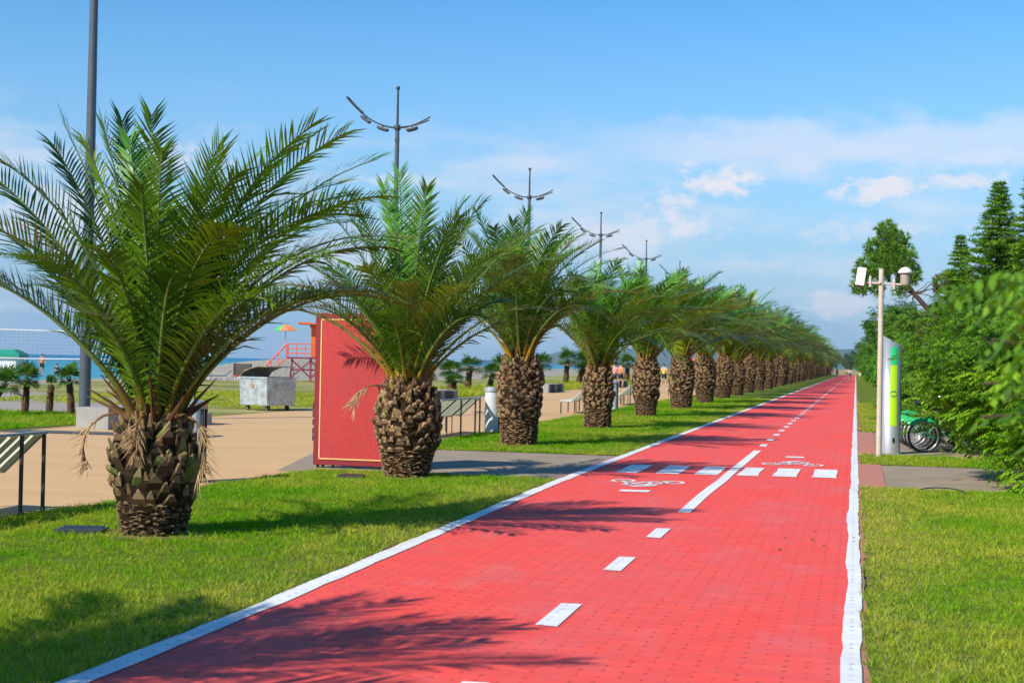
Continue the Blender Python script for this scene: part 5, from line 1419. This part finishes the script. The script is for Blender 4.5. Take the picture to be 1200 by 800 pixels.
# cargo ship
t = thing('cargo_ship', 'long low cargo ship on the sea horizon', 'ship', (-1050, 4000, -1), 0)
mb = MB()
def hull(z): return [(-52, 0), (-46, -7), (46, -7), (50, 0), (46, 7), (-46, 7)]
vs = [(x * .95, y, 0) for x, y in hull(0)] + [(x * 1.02, y * 1.1, 9.5) for x, y in hull(1)]
mb.add(vs, [(i, (i + 1) % 6, 6 + (i + 1) % 6, 6 + i) for i in range(6)] + [(6, 7, 8, 9, 10, 11)]); mb.build('hull', M['ship_blue'], t)
mb = MB(); mb.box((36, 0, 14), (12, 11, 9)); mb.box((36, 0, 20), (8, 14, 3.5)); mb.build('superstructure', M['c_white'], t)
mb = MB(); mb.tube([(30, 0, 9), (30, 0, 24)], .5, 6); mb.tube([(-5, 0, 9), (-5, 0, 20)], .6, 6); mb.tube([(-30, 0, 9), (-30, 0, 17)], .6, 6); mb.build('mast', M['c_white'], t)

struct(poly('painted_shadow_band', [(-17.2, 25.95), (-12.6, 26.2), (-12.6, 27.1), (-17.2, 26.85)], .016, simple('painted_shadow_grey', (.085, .09, .10), (.07, .075, .085), .8)))  # cast shadow across the promenade, painted as a flat bluish-dark strip
# weeds rooted between the pavers
rs_ = random.Random(8); Vw = []; Cw = []
for k in range(9):
    cx, cy = (rs_.choice([-.62, -.39, -.27]) + rs_.uniform(-.02, .02), 11.6 + rs_.uniform(-.1, 3.2)) if k < 7 else (.0, 11.5 + k * .3)
    for j in range(16):
        a = rs_.uniform(0, 6.28); l = rs_.uniform(.01, .028); w = .004
        p = Vector((cx, cy, .022)); q = p + Vector((math.cos(a) * l, math.sin(a) * l * 1.6, l * .7)); sd = Vector((-math.sin(a), math.cos(a), 0)) * w
        Vw.append([tuple(p - sd), tuple(p + sd), tuple(q)]); Cw.append((.16 * rs_.uniform(.6, 1.2), .22, .02))
struct(tri_mesh('paver_weeds', np.array(Vw), [(0, 1, 2)], np.array(Cw), [M['blade']]), 'stuff')
# fallen bits on the lawn / twig on path edge
t = MB(); t.tube([(2.0 - .9 + .3 * math.cos(a), 19.2 + .18 * math.sin(a), .05 + .05 * math.sin(a)) for a in np.linspace(.1, 2.6, 9)], .008, 5)
tag(t.build('garden_hose', M['black']), 'thin dark curved hose lying on the right lawn below the shrub', 'hose')

# ------------------------------------------------------------------ haze
m = bpy.data.materials.new('haze_air'); m.use_nodes = True; nt = m.node_tree; nt.nodes.clear()
out = nt.nodes.new('ShaderNodeOutputMaterial'); pv = nt.nodes.new('ShaderNodeVolumePrincipled'); pv.inputs['Color'].default_value = (.48, .72, 1, 1); pv.inputs['Density'].default_value = .00006; pv.inputs['Anisotropy'].default_value = .2
nt.links.new(pv.outputs[0], out.inputs['Volume'])
mb = MB(); mb.box((-8500, 4700, 140), (43000, 10400, 310)); o = mb.build('haze', m); struct(o, 'stuff')

# ------------------------------------------------------------------ camera
cd = bpy.data.cameras.new('camera'); co = bpy.data.objects.new('camera', cd); COL.objects.link(co)
Rm = Matrix(((0.97182292, -0.01499311, 0.2352348), (0.23493954, -0.01912163, -0.97182188), (0.0190687, 0.99970474, -0.01506037)))
co.matrix_world = Matrix.Translation((0, 0, 1.62)) @ Rm.to_4x4()
cd.sensor_width = 36; cd.lens = 50.0; cd.clip_end = 60000; cd.clip_start = .05
cd.dof.use_dof = True; cd.dof.focus_distance = 20; cd.dof.aperture_fstop = 4.0
scene.camera = co

# ------------------------------------------------------------------ light
EL = math.radians(37); sh = math.radians(57)       # shadows fall towards (cos sh, sin sh)
sl = bpy.data.lights.new('sun', 'SUN'); so = bpy.data.objects.new('sun', sl); COL.objects.link(so)
sl.energy = 5.0; sl.angle = math.radians(.53); sl.color = (1, .94, .80)
d = Vector((math.cos(sh) * math.cos(EL), math.sin(sh) * math.cos(EL), -math.sin(EL)))
so.rotation_euler = d.to_track_quat('-Z', 'Y').to_euler()
w = bpy.data.worlds.new('World'); scene.world = w; w.use_nodes = True; nt = w.node_tree; nt.nodes.clear()
out = nt.nodes.new('ShaderNodeOutputWorld'); bg = nt.nodes.new('ShaderNodeBackground')
sky = nt.nodes.new('ShaderNodeTexSky'); sky.sky_type = 'NISHITA'; sky.sun_disc = False; sky.sun_elevation = EL
sv = -d; sky.sun_rotation = math.atan2(sv.x, sv.y)
sky.air_density = 1.0; sky.dust_density = .15; sky.ozone_density = 2.5; sky.altitude = 0
hs = nt.nodes.new('ShaderNodeHueSaturation'); hs.inputs['Saturation'].default_value = 1.38; L(nt, sky.outputs[0], hs.inputs['Color'])
tc = nt.nodes.new('ShaderNodeTexCoord'); sp = nt.nodes.new('ShaderNodeSeparateXYZ'); L(nt, tc.outputs['Generated'], sp.inputs[0])
U = math_n(nt, 'ARCTAN2', sp.outputs[0], sp.outputs[1]); Vv = math_n(nt, 'ARCSINE', sp.outputs[2])
def cvec(a, b, ox=0):
    c = nt.nodes.new('ShaderNodeCombineXYZ'); L(nt, math_n(nt, 'MULTIPLY', U, a), c.inputs[0]); L(nt, math_n(nt, 'MULTIPLY', Vv, b), c.inputs[1]); c.inputs[2].default_value = ox; return c.outputs[0]
n1 = noise(nt, cvec(7, 26), 1.0, 8, .58); n2 = noise(nt, cvec(22, 40, 3), 1.0, 8, .62); n3 = noise(nt, cvec(70, 110, 7), 1.0, 6, .65)
def band(x, a, b, c, d_):
    up = nt.nodes.new('ShaderNodeMapRange'); up.interpolation_type = 'SMOOTHSTEP'; up.inputs[1].default_value = a; up.inputs[2].default_value = b; L(nt, x, up.inputs[0])
    dn = nt.nodes.new('ShaderNodeMapRange'); dn.interpolation_type = 'SMOOTHSTEP'; dn.inputs[1].default_value = c; dn.inputs[2].default_value = d_; dn.inputs[3].default_value = 1; dn.inputs[4].default_value = 0; L(nt, x, dn.inputs[0])
    return math_n(nt, 'MULTIPLY', up.outputs[0], dn.outputs[0])
def blob(u0, v0, ru, rv, soft, amp, nz=.9):
    a = math_n(nt, 'POWER', math_n(nt, 'ABSOLUTE', math_n(nt, 'DIVIDE', math_n(nt, 'SUBTRACT', U, u0), ru)), 2)
    b = math_n(nt, 'POWER', math_n(nt, 'ABSOLUTE', math_n(nt, 'DIVIDE', math_n(nt, 'SUBTRACT', Vv, v0), rv)), 2)
    r = math_n(nt, 'SUBTRACT', 1, math_n(nt, 'SQRT', math_n(nt, 'ADD', a, b)))
    nn = math_n(nt, 'ADD', math_n(nt, 'MULTIPLY', math_n(nt, 'SUBTRACT', n2, .52), nz * 3.2), math_n(nt, 'MULTIPLY', math_n(nt, 'SUBTRACT', n3, .5), nz * 2.4))
    r = math_n(nt, 'ADD', r, nn)
    s = nt.nodes.new('ShaderNodeMapRange'); s.interpolation_type = 'SMOOTHSTEP'; s.inputs[1].default_value = 0; s.inputs[2].default_value = soft; s.inputs[4].default_value = amp; L(nt, r, s.inputs[0])
    return s.outputs[0]
VW = math_n(nt, 'ADD', Vv, math_n(nt, 'MULTIPLY', math_n(nt, 'SUBTRACT', n2, .5), .055))
thin = math_n(nt, 'MULTIPLY', ramp(nt, n1, [(.46, 0), (.66, .55)]), band(VW, .0, .03, .13, .19))
strat = math_n(nt, 'MULTIPLY', math_n(nt, 'MULTIPLY', band(VW, .125, .146, .155, .178), band(U, -.27, -.05, .3, .6)), math_n(nt, 'ADD', .25, math_n(nt, 'MULTIPLY', n1, .55)))
cl = math_n(nt, 'MAXIMUM', thin, strat)
for b in ((-.098, .126, .036, .021, .9, .97), (-.122, .106, .040, .026, .9, .85), (-.155, .092, .060, .024, 1.0, .7), (.018, .123, .046, .012, .85, .92), (.068, .128, .044, .009, .9, .8), (-.545, .095, .075, .040, .8, .62), (-.475, .135, .04, .02, .9, .5), (-.015, .046, .034, .012, .6, .6), (-.165, .088, .075, .030, .9, .55), (.10, .145, .09, .016, .9, .6), (.02, .095, .10, .010, .8, .45), (-.32, .125, .06, .006, .7, .45), (-.06, .07, .12, .012, 1, .35), (-.30, .04, .10, .02, 1, .3)):
    cl = math_n(nt, 'MAXIMUM', cl, blob(*b))
bg2 = nt.nodes.new('ShaderNodeBackground'); bg2.inputs[0].default_value = (.92, .90, .96, 1); bg2.inputs[1].default_value = .80
bg.inputs[1].default_value = .14
hzn = nt.nodes.new('ShaderNodeMapRange'); hzn.interpolation_type = 'SMOOTHSTEP'; hzn.inputs[1].default_value = -.02; hzn.inputs[2].default_value = .27; hzn.inputs[3].default_value = .92; hzn.inputs[4].default_value = 0; L(nt, Vv, hzn.inputs[0])
L(nt, mixc(nt, hzn.outputs[0], hs.outputs[0], (1.58, 2.85, 4.45)), bg.inputs[0]); mx = nt.nodes.new('ShaderNodeMixShader'); L(nt, cl, mx.inputs[0]); L(nt, bg.outputs[0], mx.inputs[1]); L(nt, bg2.outputs[0], mx.inputs[2]); L(nt, mx.outputs[0], out.inputs[0])

scene.view_settings.view_transform = 'Standard'; scene.view_settings.look = 'None'; scene.view_settings.gamma = 1; scene.view_settings.exposure = .3
scene.cycles.use_denoising = True
scene.cycles.max_bounces = 6; scene.cycles.transparent_max_bounces = 4; scene.cycles.volume_bounces = 0
